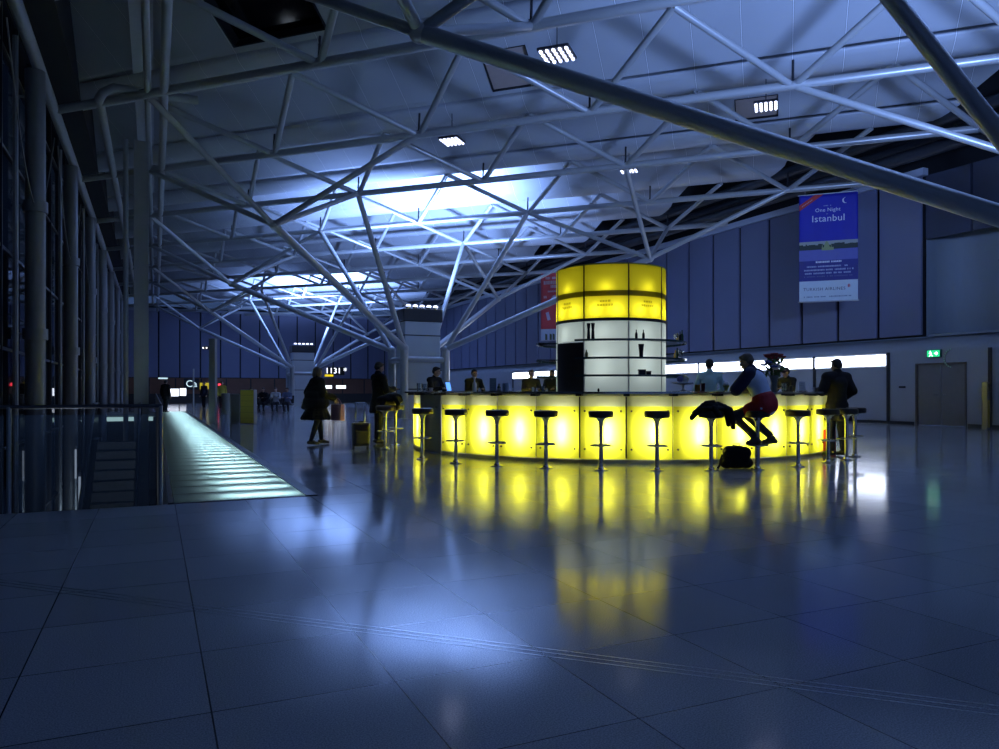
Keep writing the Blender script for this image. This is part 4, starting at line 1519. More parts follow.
# ---------------------------------------------------------------- fused soft bodies
def rotz(a):
    return Matrix.Rotation(a, 3, 'Z')
def cap(p0, p1, r0, r1):
    return ('cap', Vector(p0), Vector(p1), r0, r1)
def ell(c, r, rot=None):
    return ('ell', Vector(c), r, rot)
def fuse_mesh(prims, voxel, smooth=4, sf=0.5, dec=None):
    bm = B()
    for p in prims:
        if p[0] == 'cap':
            _, a, b, r0, r1 = p
            d = b - a
            L = d.length
            n = 5
            pts, rs = [], []
            if L < 1e-5:
                sphere(bm, a, r0, 12, 8)
                continue
            dn = d / L
            for i in range(n):
                th = PI / 2 * i / n
                pts.append(a - dn * r0 * math.cos(th))
                rs.append(max(r0 * math.sin(th), r0 * 0.08))
            for i in range(n + 1):
                th = PI / 2 * i / n
                pts.append(b + dn * r1 * math.sin(th))
                rs.append(max(r1 * math.cos(th), r1 * 0.08))
            tube(bm, pts, rs, 12)
        else:
            _, c, r, rot = p
            sphere(bm, c, r, 16, 12, rot)
    me = bpy.data.meshes.new('tmp')
    bm.to_mesh(me)
    bm.free()
    o = bpy.data.objects.new('tmp', me)
    COL.objects.link(o)
    m = o.modifiers.new('r', 'REMESH')
    m.mode = 'VOXEL'
    m.voxel_size = voxel
    if smooth:
        s = o.modifiers.new('s', 'SMOOTH')
        s.factor = sf
        s.iterations = smooth
    dg = bpy.context.evaluated_depsgraph_get()
    out = bpy.data.meshes.new_from_object(o.evaluated_get(dg))
    b2 = B()
    b2.from_mesh(out)
    seen, isl = set(), []
    for v0 in b2.verts:
        if v0 in seen:
            continue
        st, cur = [v0], []
        seen.add(v0)
        while st:
            v1 = st.pop()
            cur.append(v1)
            for e1 in v1.link_edges:
                v2 = e1.other_vert(v1)
                if v2 not in seen:
                    seen.add(v2)
                    st.append(v2)
        isl.append(cur)
    if len(isl) > 1:
        big = max(isl, key=len)
        bmesh.ops.delete(b2, geom=[v1 for i1 in isl if i1 is not big for v1 in i1], context='VERTS')
        b2.to_mesh(out)
    b2.free()
    bpy.data.objects.remove(o)
    bpy.data.meshes.remove(me)
    for p in out.polygons:
        p.use_smooth = True
    return out
def fuse(name, prims, voxel, m, parent, smooth=4):
    me = fuse_mesh(prims, voxel, smooth)
    me.name = name
    me.materials.clear()
    me.materials.append(m)
    o = bpy.data.objects.new(name, me)
    COL.objects.link(o)
    if parent is not None:
        o.parent = parent
    return o
def V(*a):
    return Vector(a)
def hand_prims(wrist, dirv, side, palm_n, curl=0.35):
    """palm, four bent fingers of unequal length and a thumb off the side of the palm"""
    d = dirv.normalized()
    nrm = (palm_n - d * palm_n.dot(d)).normalized()
    s = d.cross(nrm).normalized() * side
    pr = [cap(wrist - d * 0.03, wrist + d * 0.015, 0.026, 0.026)]
    for k in (-0.026, -0.009, 0.009, 0.026):
        pr.append(cap(wrist + d * 0.01 + s * k * 0.8, wrist + d * 0.078 + s * k, 0.014, 0.012))
    for k, L in ((-0.030, 0.058), (-0.011, 0.074), (0.010, 0.080), (0.031, 0.070)):
        a = wrist + d * 0.082 + s * k
        d1 = (d * math.cos(curl) + nrm * math.sin(curl))
        d2 = (d * math.cos(curl * 2.3) + nrm * math.sin(curl * 2.3))
        b = a + d1 * L * 0.5
        c = b + d2 * L * 0.5
        pr += [cap(a, b, 0.0098, 0.009), cap(b, c, 0.009, 0.0078)]
    a = wrist + d * 0.025 + s * 0.030
    b = a + (d * 0.6 + s * 0.7 + nrm * 0.35).normalized() * 0.036
    c = b + (d * 0.9 + s * 0.15 + nrm * 0.45).normalized() * 0.032
    pr += [cap(a, b, 0.013, 0.011), cap(b, c, 0.011, 0.009)]
    return pr
def head_prims(c, R, k=1.0):
    def P(x, y, z):
        return c + R @ Vector((x * k, y * k, z * k))
    def E(x, y, z, rx, ry, rz):
        return ell(P(x, y, z), (rx * k, ry * k, rz * k), R)
    pr = [E(0, -0.012, 0.028, 0.074, 0.092, 0.088), E(0, 0.018, -0.035, 0.060, 0.070, 0.078), E(0, 0.052, -0.085, 0.030, 0.028, 0.024),
          E(0, 0.072, 0.024, 0.045, 0.022, 0.018),
          cap(P(0, 0.086, 0.012), P(0, 0.108, -0.026), 0.008 * k, 0.013 * k),
          E(-0.012, 0.094, -0.030, 0.010, 0.010, 0.008), E(0.012, 0.094, -0.030, 0.010, 0.010, 0.008),
          E(0, 0.084, -0.056, 0.024, 0.012, 0.007), E(0, 0.082, -0.069, 0.021, 0.012, 0.008),
          E(-0.040, 0.062, -0.018, 0.022, 0.022, 0.020), E(0.040, 0.062, -0.018, 0.022, 0.022, 0.020)]
    for s in (-1, 1):
        pr += [E(s * 0.077, -0.008, -0.008, 0.009, 0.019, 0.031), E(s * 0.074, 0.000, -0.030, 0.009, 0.012, 0.014)]
    eyes = [P(-0.031, 0.084, 0.002), P(0.031, 0.084, 0.002)]
    lips = P(0, 0.092, -0.062)
    return pr, eyes, lips
def hair_prims(c, R, style, k=1.0):
    def P(x, y, z):
        return c + R @ Vector((x * k, y * k, z * k))
    def E(x, y, z, rx, ry, rz):
        return ell(P(x, y, z), (rx * k, ry * k, rz * k), R)
    pr = [E(0, -0.022, 0.048, 0.082, 0.092, 0.080), E(0, -0.055, 0.005, 0.074, 0.062, 0.075), E(0, 0.045, 0.088, 0.055, 0.042, 0.026)]
    if style == 'bob':
        for s in (-1, 1):
            pr += [E(s * 0.072, -0.022, -0.005, 0.022, 0.056, 0.085), ]
        pr += [E(0, -0.078, -0.035, 0.07, 0.035, 0.08)]
    if style == 'short':
        for s in (-1, 1):
            pr += [E(s * 0.070, -0.030, 0.010, 0.016, 0.045, 0.045)]
    return pr
def person(label, loc, rz, J, parts, hair=('short', None), skin=None, vox=0.009, group=None, head_rot=(0, 0, 0), hands=None, k=1.0):
    """J: joints in the person's own frame (x right, y forward, z up)"""
    t = empty('person', loc, rz, label, 'person', group)
    R = Euler(head_rot).to_matrix()
    hc = V(*J['head'])
    pr, eyes, lips = head_prims(hc, R, k)
    nk = V(*J['neck'])
    pr.append(cap(nk - V(0, 0, 0.03), hc + R @ V(0, -0.012, -0.05), 0.058 * k, 0.052 * k))
    pel, wai, che = V(*J['pelvis']), V(*J['waist']), V(*J['chest'])
    tors = [(pel, 0.150, 0.108), (wai, 0.132, 0.098), (che, 0.155, 0.112)]
    bt = Euler(J.get('torso_rot', (0, 0, 0))).to_matrix()
    def torso(inf=0.0, wk=1.0):
        o = []
        for c, rx, ry in tors:
            o.append(ell(c, ((rx + inf) * wk, (ry + inf) * wk, 0.15 + inf), bt))
        for a, b in ((0, 1), (1, 2)):
            m = (tors[a][0] + tors[b][0]) / 2
            o.append(ell(m, ((0.140 + inf) * wk, (0.103 + inf) * wk, 0.14 + inf), bt))
        for s in ('l', 'r'):
            sh = V(*J['sh_' + s])
            o.append(cap(nk - V(0, 0, 0.03), sh, 0.055 + inf, 0.058 + inf))
            o.append(cap(che, sh, 0.09 + inf, 0.056 + inf))
            o.append(cap(pel, V(*J['hip_' + s]), 0.095 + inf, 0.090 + inf))
        return o
    pr += torso()
    for s in ('l', 'r'):
        sh, el, wr_ = V(*J['sh_' + s]), V(*J['el_' + s]), V(*J['wr_' + s])
        hip, kn, an, toe = V(*J['hip_' + s]), V(*J['kn_' + s]), V(*J['an_' + s]), V(*J['toe_' + s])
        pr += [cap(sh, el, 0.050, 0.040), cap(el, wr_, 0.039, 0.027), cap(hip, kn, 0.084, 0.056), cap(kn, kn + (an - kn) * 0.35, 0.055, 0.056), cap(kn + (an - kn) * 0.35, an, 0.056, 0.036), cap(an, toe, 0.038, 0.028)]
        hd = (hands or {}).get(s) or ((wr_ - el).normalized(), V(0, 1, 0) if abs((wr_ - el).normalized().y) < 0.8 else V(0, 0, -1))
        pr += hand_prims(wr_, V(*hd[0]), -1 if s == 'l' else 1, V(*hd[1]))
    me = fuse_mesh(pr, vox, 2, 0.4)
    me.name = 'body'
    me.materials.clear()
    for m in (skin or M_SKIN, M_EYE, M_LIP):
        me.materials.append(m)
    for p in me.polygons:
        c = p.center
        if min((c - e).length for e in eyes) < 0.0125 * k:
            p.material_index = 1
        elif (R.inverted() @ (c - lips)).length < 0.022 and abs((R.inverted() @ (c - lips)).z) < 0.010:
            p.material_index = 2
    b = bpy.data.objects.new('body', me)
    COL.objects.link(b)
    b.parent = t
    if hair[1] is not None:
        fuse('hair', hair_prims(hc, R, hair[0], k), max(vox, 0.008), hair[1], t, 2)
    def sleeve(s, i, frac=1.0):
        sh, el, wr_ = V(*J['sh_' + s]), V(*J['el_' + s]), V(*J['wr_' + s])
        if frac >= 1:
            return [cap(sh, el, 0.060 + i, 0.052 + i), cap(el, wr_ - (wr_ - el) * 0.06, 0.052 + i, 0.040 + i)]
        return [cap(sh, sh + (el - sh) * frac, 0.060 + i, 0.056 + i)]
    def leg(s, i):
        hip, kn, an = V(*J['hip_' + s]), V(*J['kn_' + s]), V(*J['an_' + s])
        return [cap(hip, kn, 0.098 + i, 0.070 + i), cap(kn, an + (kn - an) * 0.10, 0.070 + i, 0.058 + i), ell(V(*J['pelvis']), (0.168 + i, 0.128 + i, 0.13), bt)]
    for pt in parts:
        kind, m = pt[0], pt[1]
        if kind == 'trousers':
            fuse('trousers', leg('l', 0.0) + leg('r', 0.0) + [cap(J['pelvis'], J['hip_l'], 0.11, 0.10), cap(J['pelvis'], J['hip_r'], 0.11, 0.10)], vox * 1.4, m, t)
        elif kind == 'tights':
            for s in ('l', 'r'):
                fuse('stocking', [cap(J['hip_' + s], J['kn_' + s], 0.088, 0.062), cap(J['kn_' + s], V(*J['kn_' + s]) + (V(*J['an_' + s]) - V(*J['kn_' + s])) * 0.35, 0.061, 0.062), cap(V(*J['kn_' + s]) + (V(*J['an_' + s]) - V(*J['kn_' + s])) * 0.35, J['an_' + s], 0.062, 0.042)], vox * 1.3, m, t)
        elif kind == 'shoes':
            for s in ('l', 'r'):
                an, toe = V(*J['an_' + s]), V(*J['toe_' + s])
                hl = an + (an - toe).normalized() * 0.045
                hl.z = min(an.z, toe.z + 0.02)
                fuse('shoe', [cap(hl, toe, 0.045, 0.038), cap(an - V(0, 0, 0.01), an + (toe - an) * 0.4, 0.046, 0.044), cap(toe, toe + (toe - an).normalized() * 0.02, 0.038, 0.034)], vox * 1.2, m, t)
        elif kind in ('jacket', 'shirt', 'sweater', 'coat'):
            inf = {'jacket': 0.034, 'shirt': 0.014, 'sweater': 0.022, 'coat': 0.042}[kind]
            fr = pt[2] if len(pt) > 2 and pt[2] else 1.0
            q = torso(inf) + sleeve('l', inf - 0.01, fr) + sleeve('r', inf - 0.01, fr)
            q.append(cap(nk - V(0, 0, 0.02), nk + V(0, 0, 0.02), 0.072, 0.070))
            if kind in ('coat', 'jacket') and len(pt) > 3:
                hem, hw, hd2 = pt[3]
                n = 7
                for i in range(n):
                    f = i / (n - 1)
                    c = pel + (V(J['pelvis'][0], J['pelvis'][1] - 0.02, hem + 0.05) - pel) * f
                    q.append(ell(c, (0.19 + (hw - 0.19) * f, 0.15 + (hd2 - 0.15) * f, 0.10 if i < n - 1 else 0.05), bt if i == 0 else None))
                # pleats of the skirt of the coat
                for i in range(9):
                    a = 2 * PI * i / 9
                    q.append(cap(pel + V(0.13 * math.cos(a), 0.10 * math.sin(a), 0), V(J['pelvis'][0] + (hw - 0.03) * math.cos(a), J['pelvis'][1] - 0.02 + (hd2 - 0.03) * math.sin(a), hem + 0.05), 0.05, 0.045))
            o = fuse(kind, q, vox * 1.4, m, t, 5)
        elif kind == 'collar':
            fuse('collar', [cap(nk - V(0, 0, 0.02), nk + V(0, 0, 0.03), 0.080, 0.078)] + [cap(nk - V(0, 0.0, 0.04), (V(*J['sh_' + s]) + nk) / 2 + V(0, 0.02, 0), 0.075, 0.07) for s in ('l', 'r')], vox * 1.3, m, t)
        elif kind == 'cape':
            fuse('cape', [ell(che + V(0, -0.02, -0.04), (0.25, 0.20, 0.18)), ell(wai + V(0, -0.02, 0), (0.29, 0.24, 0.20)), ell(pel + V(0, -0.02, 0.0), (0.32, 0.27, 0.20))] + [cap(nk - V(0, 0, 0.03), V(*J['sh_' + s]), 0.10, 0.10) for s in ('l', 'r')] + [cap(J['sh_' + s], J['el_' + s], 0.10, 0.09) for s in ('l', 'r')], vox * 1.5, m, t, 6)
        elif kind == 'yoke':
            q = []
            for s in ('l', 'r'):
                sh = V(*J['sh_' + s])
                q += [cap(nk - V(0, 0, 0.02), sh, 0.100, 0.104), cap(sh, sh + (V(*J['el_' + s]) - sh) * 1.0, 0.104, 0.095), cap(V(*J['el_' + s]), V(*J['wr_' + s]), 0.094, 0.080)]
            fuse('shoulder_yoke', q, vox * 1.4, m, t, 4)
        elif kind == 'hem_band':
            fuse('red_hem', [ell(pel + V(0, 0.01, 0.0), (0.225, 0.178, 0.188), bt), ell((pel + wai) / 2, (0.212, 0.165, 0.13), bt)] + [cap(J['hip_' + s], V(*J['hip_' + s]) + (V(*J['kn_' + s]) - V(*J['hip_' + s])) * 0.45, 0.148, 0.110) for s in ('l', 'r')], vox * 1.4, m, t, 4)
    return t
def standing(H=1.75, stride=0.0, arm=None):
    k = H / 1.75
    J = {'pelvis': (0, 0, .95), 'waist': (0, 0.0, 1.10), 'chest': (0, 0.0, 1.29), 'neck': (0, -0.01, 1.475), 'head': (0, 0.02, 1.625),
         'hip_l': (-.085, 0, .91), 'hip_r': (.085, 0, .91), 'kn_l': (-.095, .02 + stride * .5, .50), 'kn_r': (.095, .02 - stride * .4, .50),
         'an_l': (-.10, -.02 + stride, .095), 'an_r': (.10, -.02 - stride, .095), 'toe_l': (-.115, .13 + stride, .045), 'toe_r': (.115, .13 - stride, .045),
         'sh_l': (-.185, 0, 1.415), 'sh_r': (.185, 0, 1.415), 'el_l': (-.235, -.03, 1.13), 'el_r': (.235, -.03, 1.13), 'wr_l': (-.245, .05, .89), 'wr_r': (.245, .05, .89)}
    if arm:
        J.update(arm)
    return {a: tuple(x * k for x in b) for a, b in J.items()}
def seated(seat=0.86, lean=0.1, H=1.75, foot=0.38):
    k = H / 1.75
    s = seat + 0.10
    J = {'pelvis': (0, 0, s), 'waist': (0, lean * .35, s + .15 * k), 'chest': (0, lean * .8, s + .34 * k), 'neck': (0, lean * 1.25, s + .525 * k), 'head': (0, lean * 1.5 + .03, s + .675 * k),
         'hip_l': (-.09, .0, s - .03), 'hip_r': (.09, .0, s - .03), 'kn_l': (-.13, .40 * k, s - .06), 'kn_r': (.13, .40 * k, s - .06),
         'an_l': (-.11, .26 * k, foot + .08), 'an_r': (.11, .26 * k, foot + .08), 'toe_l': (-.12, .40 * k, foot + .035), 'toe_r': (.12, .40 * k, foot + .035),
         'sh_l': (-.185, lean * 1.1, s + .465 * k), 'sh_r': (.185, lean * 1.1, s + .465 * k),
         'el_l': (-.24, lean + .12, s + .22 * k), 'el_r': (.24, lean + .12, s + .22 * k), 'wr_l': (-.14, lean + .36, s + .25 * k), 'wr_r': (.14, lean + .36, s + .25 * k)}
    return J
def face(fx, fz):
    d = W(fx, fz)
    return math.atan2(-d.x, d.y)
M_COATB = mat('black coat cloth', (0.010, 0.010, 0.013), 0.85, 0, 0.3, 20, 0.2)
M_JACK = mat('charcoal jacket', (0.022, 0.021, 0.024), 0.8, 0, 0.2, 20, 0.25)
M_TROUS = mat('dark trousers', (0.016, 0.017, 0.024), 0.8, 0, 0.2, 20, 0.25)
M_SHOE = mat('black shoe leather', (0.010, 0.009, 0.009), 0.4)
M_TEAL = mat('pale teal shirt', (0.45, 0.66, 0.66), 0.75, 0, 0.08, 10)
M_SKYB = mat('pale blue sweater', (0.58, 0.68, 0.86), 0.8, 0, 0.06, 12)
M_NAVYC = mat('navy cloth', (0.012, 0.016, 0.06), 0.8)
M_RED = mat('red cloth', (0.36, 0.015, 0.02), 0.8, 0, 0.12, 12)
M_OLIVE = mat('olive brown coat', (0.020, 0.018, 0.018), 0.8, 0, 0.2, 12, 0.25)
M_PINK = mat('pink paper', (0.62, 0.30, 0.34), 0.7)

# woman walking on the left
pw = ray_at(317, 16.05)
J = standing(1.66, 0.17, {'wr_r': (0.26, 0.30, 1.06), 'el_r': (0.27, 0.02, 1.14), 'wr_l': (-0.30, -0.02, 0.98), 'el_l': (-0.29, -0.10, 1.18)})
person('woman in a wide black knee length coat walking alone with a pink bag', pw, face(0.80, 0.60), J,
       [('tights', M_TROUS), ('shoes', M_SHOE), ('coat', M_COATB, 1.0, (0.52, 0.35, 0.31)), ('cape', M_COATB), ('collar', M_COATB)], ('bob', M_GREYHAIR), vox=0.008, head_rot=(-0.12, 0, 0.1),
       hands={'r': ((0.05, 0.5, -0.85), (-1, 0.2, 0.2)), 'l': ((0, 0.1, -1), (1, 0, 0))})
rzw = face(0.80, 0.60)
def local(p, rz, off):
    return p + Matrix.Rotation(rz, 3, 'Z') @ Vector(off)
# pink bag in her hand
def paper_bag(label, loc, rz, m, w_, d_, h_, handle=0.14, name='shopping_bag'):
    t = empty(name, loc, rz, label, 'bag')
    bm = B()
    b0 = [bm.verts.new((x * w_ / 2, y * d_ / 2, 0)) for x, y in ((-1, -1), (1, -1), (1, 1), (-1, 1))]
    b1 = [bm.verts.new((x * w_ / 2 * 1.06, y * d_ / 2 * 0.8, h_)) for x, y in ((-1, -1), (1, -1), (1, 1), (-1, 1))]
    bm.faces.new(b0[::-1])
    for k in range(4):
        bm.faces.new((b0[k], b0[(k + 1) % 4], b1[(k + 1) % 4], b1[k]))
    bag = obj('bag_body', bm, m, t)
    so = bag.modifiers.new('Thick', 'SOLIDIFY')
    so.thickness = 0.004
    for s in (-1, 1):
        bm = B()
        tube(bm, [(w_ * 0.25 * math.cos(a) * 1.0, s * d_ * 0.36 * (1 - 0.9 * math.sin(a)), h_ - 0.01 + handle * math.sin(a)) for a in [PI * i / 10 for i in range(11)]], 0.005, 6)
        obj('handle', bm, m, t, True)
    return t
k164 = 1.64 / 1.75
paper_bag('pink paper bag hanging from the hand of the woman in black', local(pw, rzw, (0.27 * k164, 0.36, 0.52)), rzw + 0.3, M_PINK, 0.30, 0.12, 0.34)
hb = empty('handbag', local(pw, rzw, (-0.37, -0.05, 0.74)), rzw, 'dark handbag with a pale clasp band at the left side of the walking woman', 'bag')
fuse('bag_body', [ell((0, 0, 0.09), (0.055, 0.15, 0.10)), ell((0, 0, 0.05), (0.06, 0.16, 0.06))], 0.012, M_BLKLEATHER, hb)
bm = B()
bx(bm, -0.062, 0.05, -0.13, 0.13, 0.145, 0.175)
obj('clasp_band', bm, mat('pale bag band', (0.35, 0.36, 0.36), 0.4), hb, bevel=0.01)
bm = B()
tube(bm, [(0.02, 0.12 * math.cos(a), 0.17 + 0.14 * math.sin(a)) for a in [PI * i / 10 for i in range(11)]], 0.008, 6)
obj('handle', bm, M_BLKLEATHER, hb, True)

# man with suitcase
pm = ray_at(378.5, 16.2)
rzm = face(0.82, 0.57)
J = standing(1.78, 0.03, {'el_r': (0.24, 0.07, 1.13), 'wr_r': (0.11, 0.31, 1.18), 'el_l': (-0.24, 0.07, 1.13), 'wr_l': (-0.10, 0.31, 1.18)})
person('man in black jacket standing at the bar beside a small wheeled suitcase', pm, rzm, J,
       [('trousers', M_TROUS), ('shoes', M_SHOE), ('jacket', M_COATB, 1.0, (0.66, 0.20, 0.16)), ('collar', M_COATB)], ('short', M_HAIR), vox=0.008, head_rot=(-0.28, 0, 0),
       hands={'r': ((-0.5, 0.85, 0.1), (0, 0, -1)), 'l': ((0.5, 0.85, 0.1), (0, 0, -1))})
ps = ray_at(361, 15.0)
t = empty('suitcase', ps, -YAW + 0.35, 'small dark upright wheeled suitcase with raised handle behind the standing man', 'suitcase')
bm = B()
bx(bm, -0.17, 0.17, -0.11, 0.11, 0.05, 0.52)
obj('shell', bm, M_BLKLEATHER, t, bevel=0.035)
bm = B()
bx(bm, -0.13, 0.13, -0.135, -0.10, 0.09, 0.36)
obj('front_pocket', bm, mat('suitcase pocket', (0.022, 0.02, 0.022), 0.7), t, bevel=0.02)
for s in (-1, 1):
    bm = B()
    tube(bm, [(s * 0.14 - 0.02, 0.06, 0.035), (s * 0.14 + 0.02, 0.06, 0.035)], 0.035, 12)
    obj('wheel', bm, M_KIOSKD, t, True)
bm = B()
tube(bm, [(-0.09, 0.08, 0.5), (-0.09, 0.08, 0.92), (0.09, 0.08, 0.92), (0.09, 0.08, 0.5)], 0.009, 8)
obj('pull_handle', bm, M_CHROME, t, True)
bm = B()
bx(bm, -0.05, 0.05, -0.01, 0.01, 0.52, 0.55)
obj('carry_handle', bm, M_BLKLEATHER, t, bevel=0.006)

# seated guest at the left end with a glowing tablet
pg = ray_at(431, 18.7)
rzg = face(0.80, -0.55)
so_ = copy_tree(st0)
so_.location = pg
so_['label'] = 'bar stool under the dark clad guest with the tablet at the far left'
person('dark clad guest seated at the left end of the bar facing a small blue screen', pg, rzg, seated(0.866, 0.10, 1.72, 0.36),
       [('trousers', M_TROUS), ('shoes', M_SHOE), ('sweater', M_COATB)], ('short', M_HAIR), vox=0.010, head_rot=(-0.15, 0, 0.3))
pt_ = local(pg, rzg, (0.02, 0.56, 0))
t = empty('tablet_computer', (pt_.x, pt_.y, 1.142), rzg, 'small tablet with glowing blue screen propped on the bar before the seated guest', 'tablet')
bm = B()
box(bm, 0, 0, 0.12, 0.20, 0.012, 0.25, Euler((0.25, 0, 0)).to_matrix())
obj('casing', bm, M_BLKLEATHER, t)
bm = B()
box(bm, 0, -0.009, 0.12, 0.18, 0.003, 0.22, Euler((0.25, 0, 0)).to_matrix())
obj('screen', bm, emit('blue screen', (0.10, 0.30, 1.0), 3.0), t)
bm = B()
box(bm, 0, 0.010, 0.12, 0.17, 0.004, 0.21, Euler((0.25, 0, 0)).to_matrix())
obj('back_glow', bm, emit('blue emissive back', (0.10, 0.30, 1.0), 1.6), t)  # plate on the casing's back, emissive in the screen's blue

# bartender
pb = ray_at(709.5, 15.6)
J = standing(1.82, 0.0, {'el_r': (0.27, 0.06, 1.15), 'wr_r': (0.18, 0.28, 1.08), 'el_l': (-0.27, 0.06, 1.15), 'wr_l': (-0.18, 0.28, 1.08)})
person('bartender in a pale teal shirt standing inside the bar with back turned', pb, face(0.12, 1.0), J,
       [('trousers', M_TROUS), ('shoes', M_SHOE), ('shirt', M_TEAL)], ('short', M_HAIR), vox=0.008, head_rot=(-0.10, 0, 0))

# seated man in red and pale blue
iS = 9
pr_ = STOOL[iS] + W(0.12, 0.0)
rzr = face(-0.80, 0.60)
J = seated(0.866, 0.17, 1.60, 0.36)
J['waist'] = (0.0, 0.06, J['waist'][2])
J['kn_l'] = (-0.12, 0.44, 0.78)
J['kn_r'] = (0.12, 0.38, 0.84)
J['an_l'] = (-0.13, 0.10, 0.47)
J['toe_l'] = (-0.14, 0.20, 0.395)
J['an_r'] = (0.12, -0.06, 0.47)
J['toe_r'] = (0.12, 0.06, 0.395)
J['el_l'] = (-0.22, 0.36, 1.17)
J['wr_l'] = (0.05, 0.44, 1.19)
J['el_r'] = (0.30, 0.28, 1.19)
J['wr_r'] = (0.30, 0.50, 1.19)
J['torso_rot'] = (-0.35, 0, 0)
person('man in pale blue and red sweater sitting on a stool, hunched to the left', pr_, rzr, J,
       [('trousers', mat('dark grey jeans', (0.035, 0.038, 0.045), 0.8, 0, 0.2, 20)), ('shoes', mat('dark grey shoe', (0.06, 0.06, 0.065), 0.5)), ('coat', M_SKYB), ('yoke', M_NAVYC), ('hem_band', M_RED), ('collar', M_NAVYC)],
       ('short', M_GREYHAIR), vox=0.008, head_rot=(-0.30, 0, 0.15))

# standing man in dark coat at the right end
pc = ray_at(837, 13.25)
rzc = face(-0.35, 0.94)
J = standing(1.72, 0.04, {'el_l': (-0.30, 0.04, 1.16), 'wr_l': (-0.20, 0.24, 1.17), 'el_r': (0.30, -0.06, 1.17), 'wr_r': (0.22, 0.12, 1.02)})
J['sh_l'] = (-0.205, 0.02, J['sh_l'][2])
J['sh_r'] = (0.205, 0.0, J['sh_r'][2])
person('broad man in a dark thigh length coat standing with back turned at the right end', pc, rzc, J,
       [('trousers', M_TROUS), ('shoes', M_SHOE), ('coat', M_OLIVE, 1.0, (0.62, 0.25, 0.19)), ('collar', M_OLIVE)], ('short', M_HAIR), vox=0.008, head_rot=(-0.20, 0, 0.1))
paper_bag('red bag standing on the floor by the right end of the bar', ray_at(829.5, 13.45), -YAW + 0.7, M_RED, 0.24, 0.12, 0.46)

# guests on the far side of the bar, only heads and shoulders in sight
GST = [(472, 20.6, face(0.4, -0.9), 'guest beyond the bar, head showing behind the white bottle', M_COATB, M_HAIR, 'bar stool beyond the bar under the guest behind the white bottle'),
       (530, 21.0, face(0.2, -1.0), 'guest beyond the bar, head against the left end of the strip lights', M_JACK, M_GREYHAIR, 'bar stool beyond the bar under the guest before the strip lights'),
       (553.5, 21.4, face(-0.3, -0.9), 'guest beyond the bar, half hidden by the dark tower door', M_COATB, M_HAIR, 'bar stool beyond the bar under the guest half behind the tower'),
       (790, 18.9, face(-0.8, -0.5), 'guest beyond the bar, brown head right of the flower vase', M_JACK, M_GREYHAIR, 'bar stool beyond the bar under the guest right of the flowers')]
for (px, Z, rz, lab, m, h, lab2) in GST:
    p = ray_at(px, Z)
    so_ = copy_tree(st0)
    so_.location = p
    so_['label'] = lab2
    person(lab, p, rz, seated(0.866, 0.10, 1.70, 0.36), [('trousers', M_TROUS), ('shoes', M_SHOE), ('sweater', m)], ('short', h), vox=0.013, group='guests beyond the bar')

# distant people
pf = ray_at(165.5, 40.3)
person('distant dark figure standing at the far end of the glowing walkway', pf, face(0.2, 1), standing(1.76, 0.05), [('trousers', M_TROUS), ('shoes', M_SHOE), ('jacket', M_COATB, 1.0, (0.70, 0.19, 0.15))], ('short', M_HAIR), vox=0.014, group='distant travellers')
def bench(px, Z, n, label):
    p = ray_at(px, Z)
    t = empty('waiting_bench', p, -YAW, label, 'bench', 'waiting benches')
    L = n * 0.62
    for i in range(n):
        x = -L / 2 + 0.31 + i * 0.62
        bm = B()
        bx(bm, x - 0.27, x + 0.27, -0.24, 0.22, 0.42, 0.46)
        obj('seat', bm, M_KIOSKD, t, bevel=0.01)
        bm = B()
        box(bm, x, 0.25, 0.70, 0.54, 0.035, 0.42, Euler((-0.18, 0, 0)).to_matrix())
        obj('backrest', bm, M_KIOSKD, t)
    bm = B()
    bx(bm, -L / 2, L / 2, -0.04, 0.04, 0.36, 0.42)
    obj('beam', bm, M_STEEL, t)
    for s in (-1, 1):
        bm = B()
        bx(bm, s * L * 0.36 - 0.03, s * L * 0.36 + 0.03, -0.25, 0.25, 0.0, 0.04)
        bx(bm, s * L * 0.36 - 0.03, s * L * 0.36 + 0.03, -0.03, 0.03, 0.0, 0.38)
        obj('leg', bm, M_STEEL, t)
bench(270, 39.5, 4, 'row of dark waiting seats right of the yellow ticket machine')
M_G1, M_G2, M_G3 = mat('grey blue shirt', (0.10, 0.12, 0.20), 0.8), mat('pale shirt', (0.35, 0.36, 0.40), 0.8), mat('dark navy jacket', (0.015, 0.018, 0.05), 0.8)
for (px, Z, m, rz, lab) in ((252.4, 39.45, M_G3, face(0.0, -1), 'seated traveller in navy, next to the yellow ticket machine'),
                            (264.1, 39.45, M_COATB, face(-0.1, -1), 'seated traveller in black, second along the row of waiting seats'),
                            (275.9, 39.45, M_G2, face(0.1, -1), 'seated traveller in a pale shirt, third along the row of waiting seats'),
                            (287.6, 39.45, M_G1, face(0.0, -1), 'seated traveller in grey-blue, on the seat nearest the distant cabinet')):
    q = ray_at(px, Z)
    person(lab, q, rz, seated(0.45, 0.06, 1.72, 0.0), [('trousers', M_TROUS), ('shoes', M_SHOE), ('sweater', m)], ('short', M_HAIR), vox=0.018, group='distant travellers')
M_YLW = mat('yellow safety vest', (0.45, 0.38, 0.05), 0.8)
person('distant figure in a yellow vest just right of the grey sign post', ray_at(222, 45), face(0.4, -1), standing(1.74, 0.05), [('trousers', M_TROUS), ('shoes', M_SHOE), ('sweater', M_YLW)], ('short', M_HAIR), vox=0.018, group='distant travellers')
person('distant dark figure right behind the lit yellow-green sign', ray_at(204, 47), face(-0.4, -1), standing(1.74, 0.05), [('trousers', M_TROUS), ('shoes', M_SHOE), ('sweater', M_G3)], ('short', M_HAIR), vox=0.018, group='distant travellers')

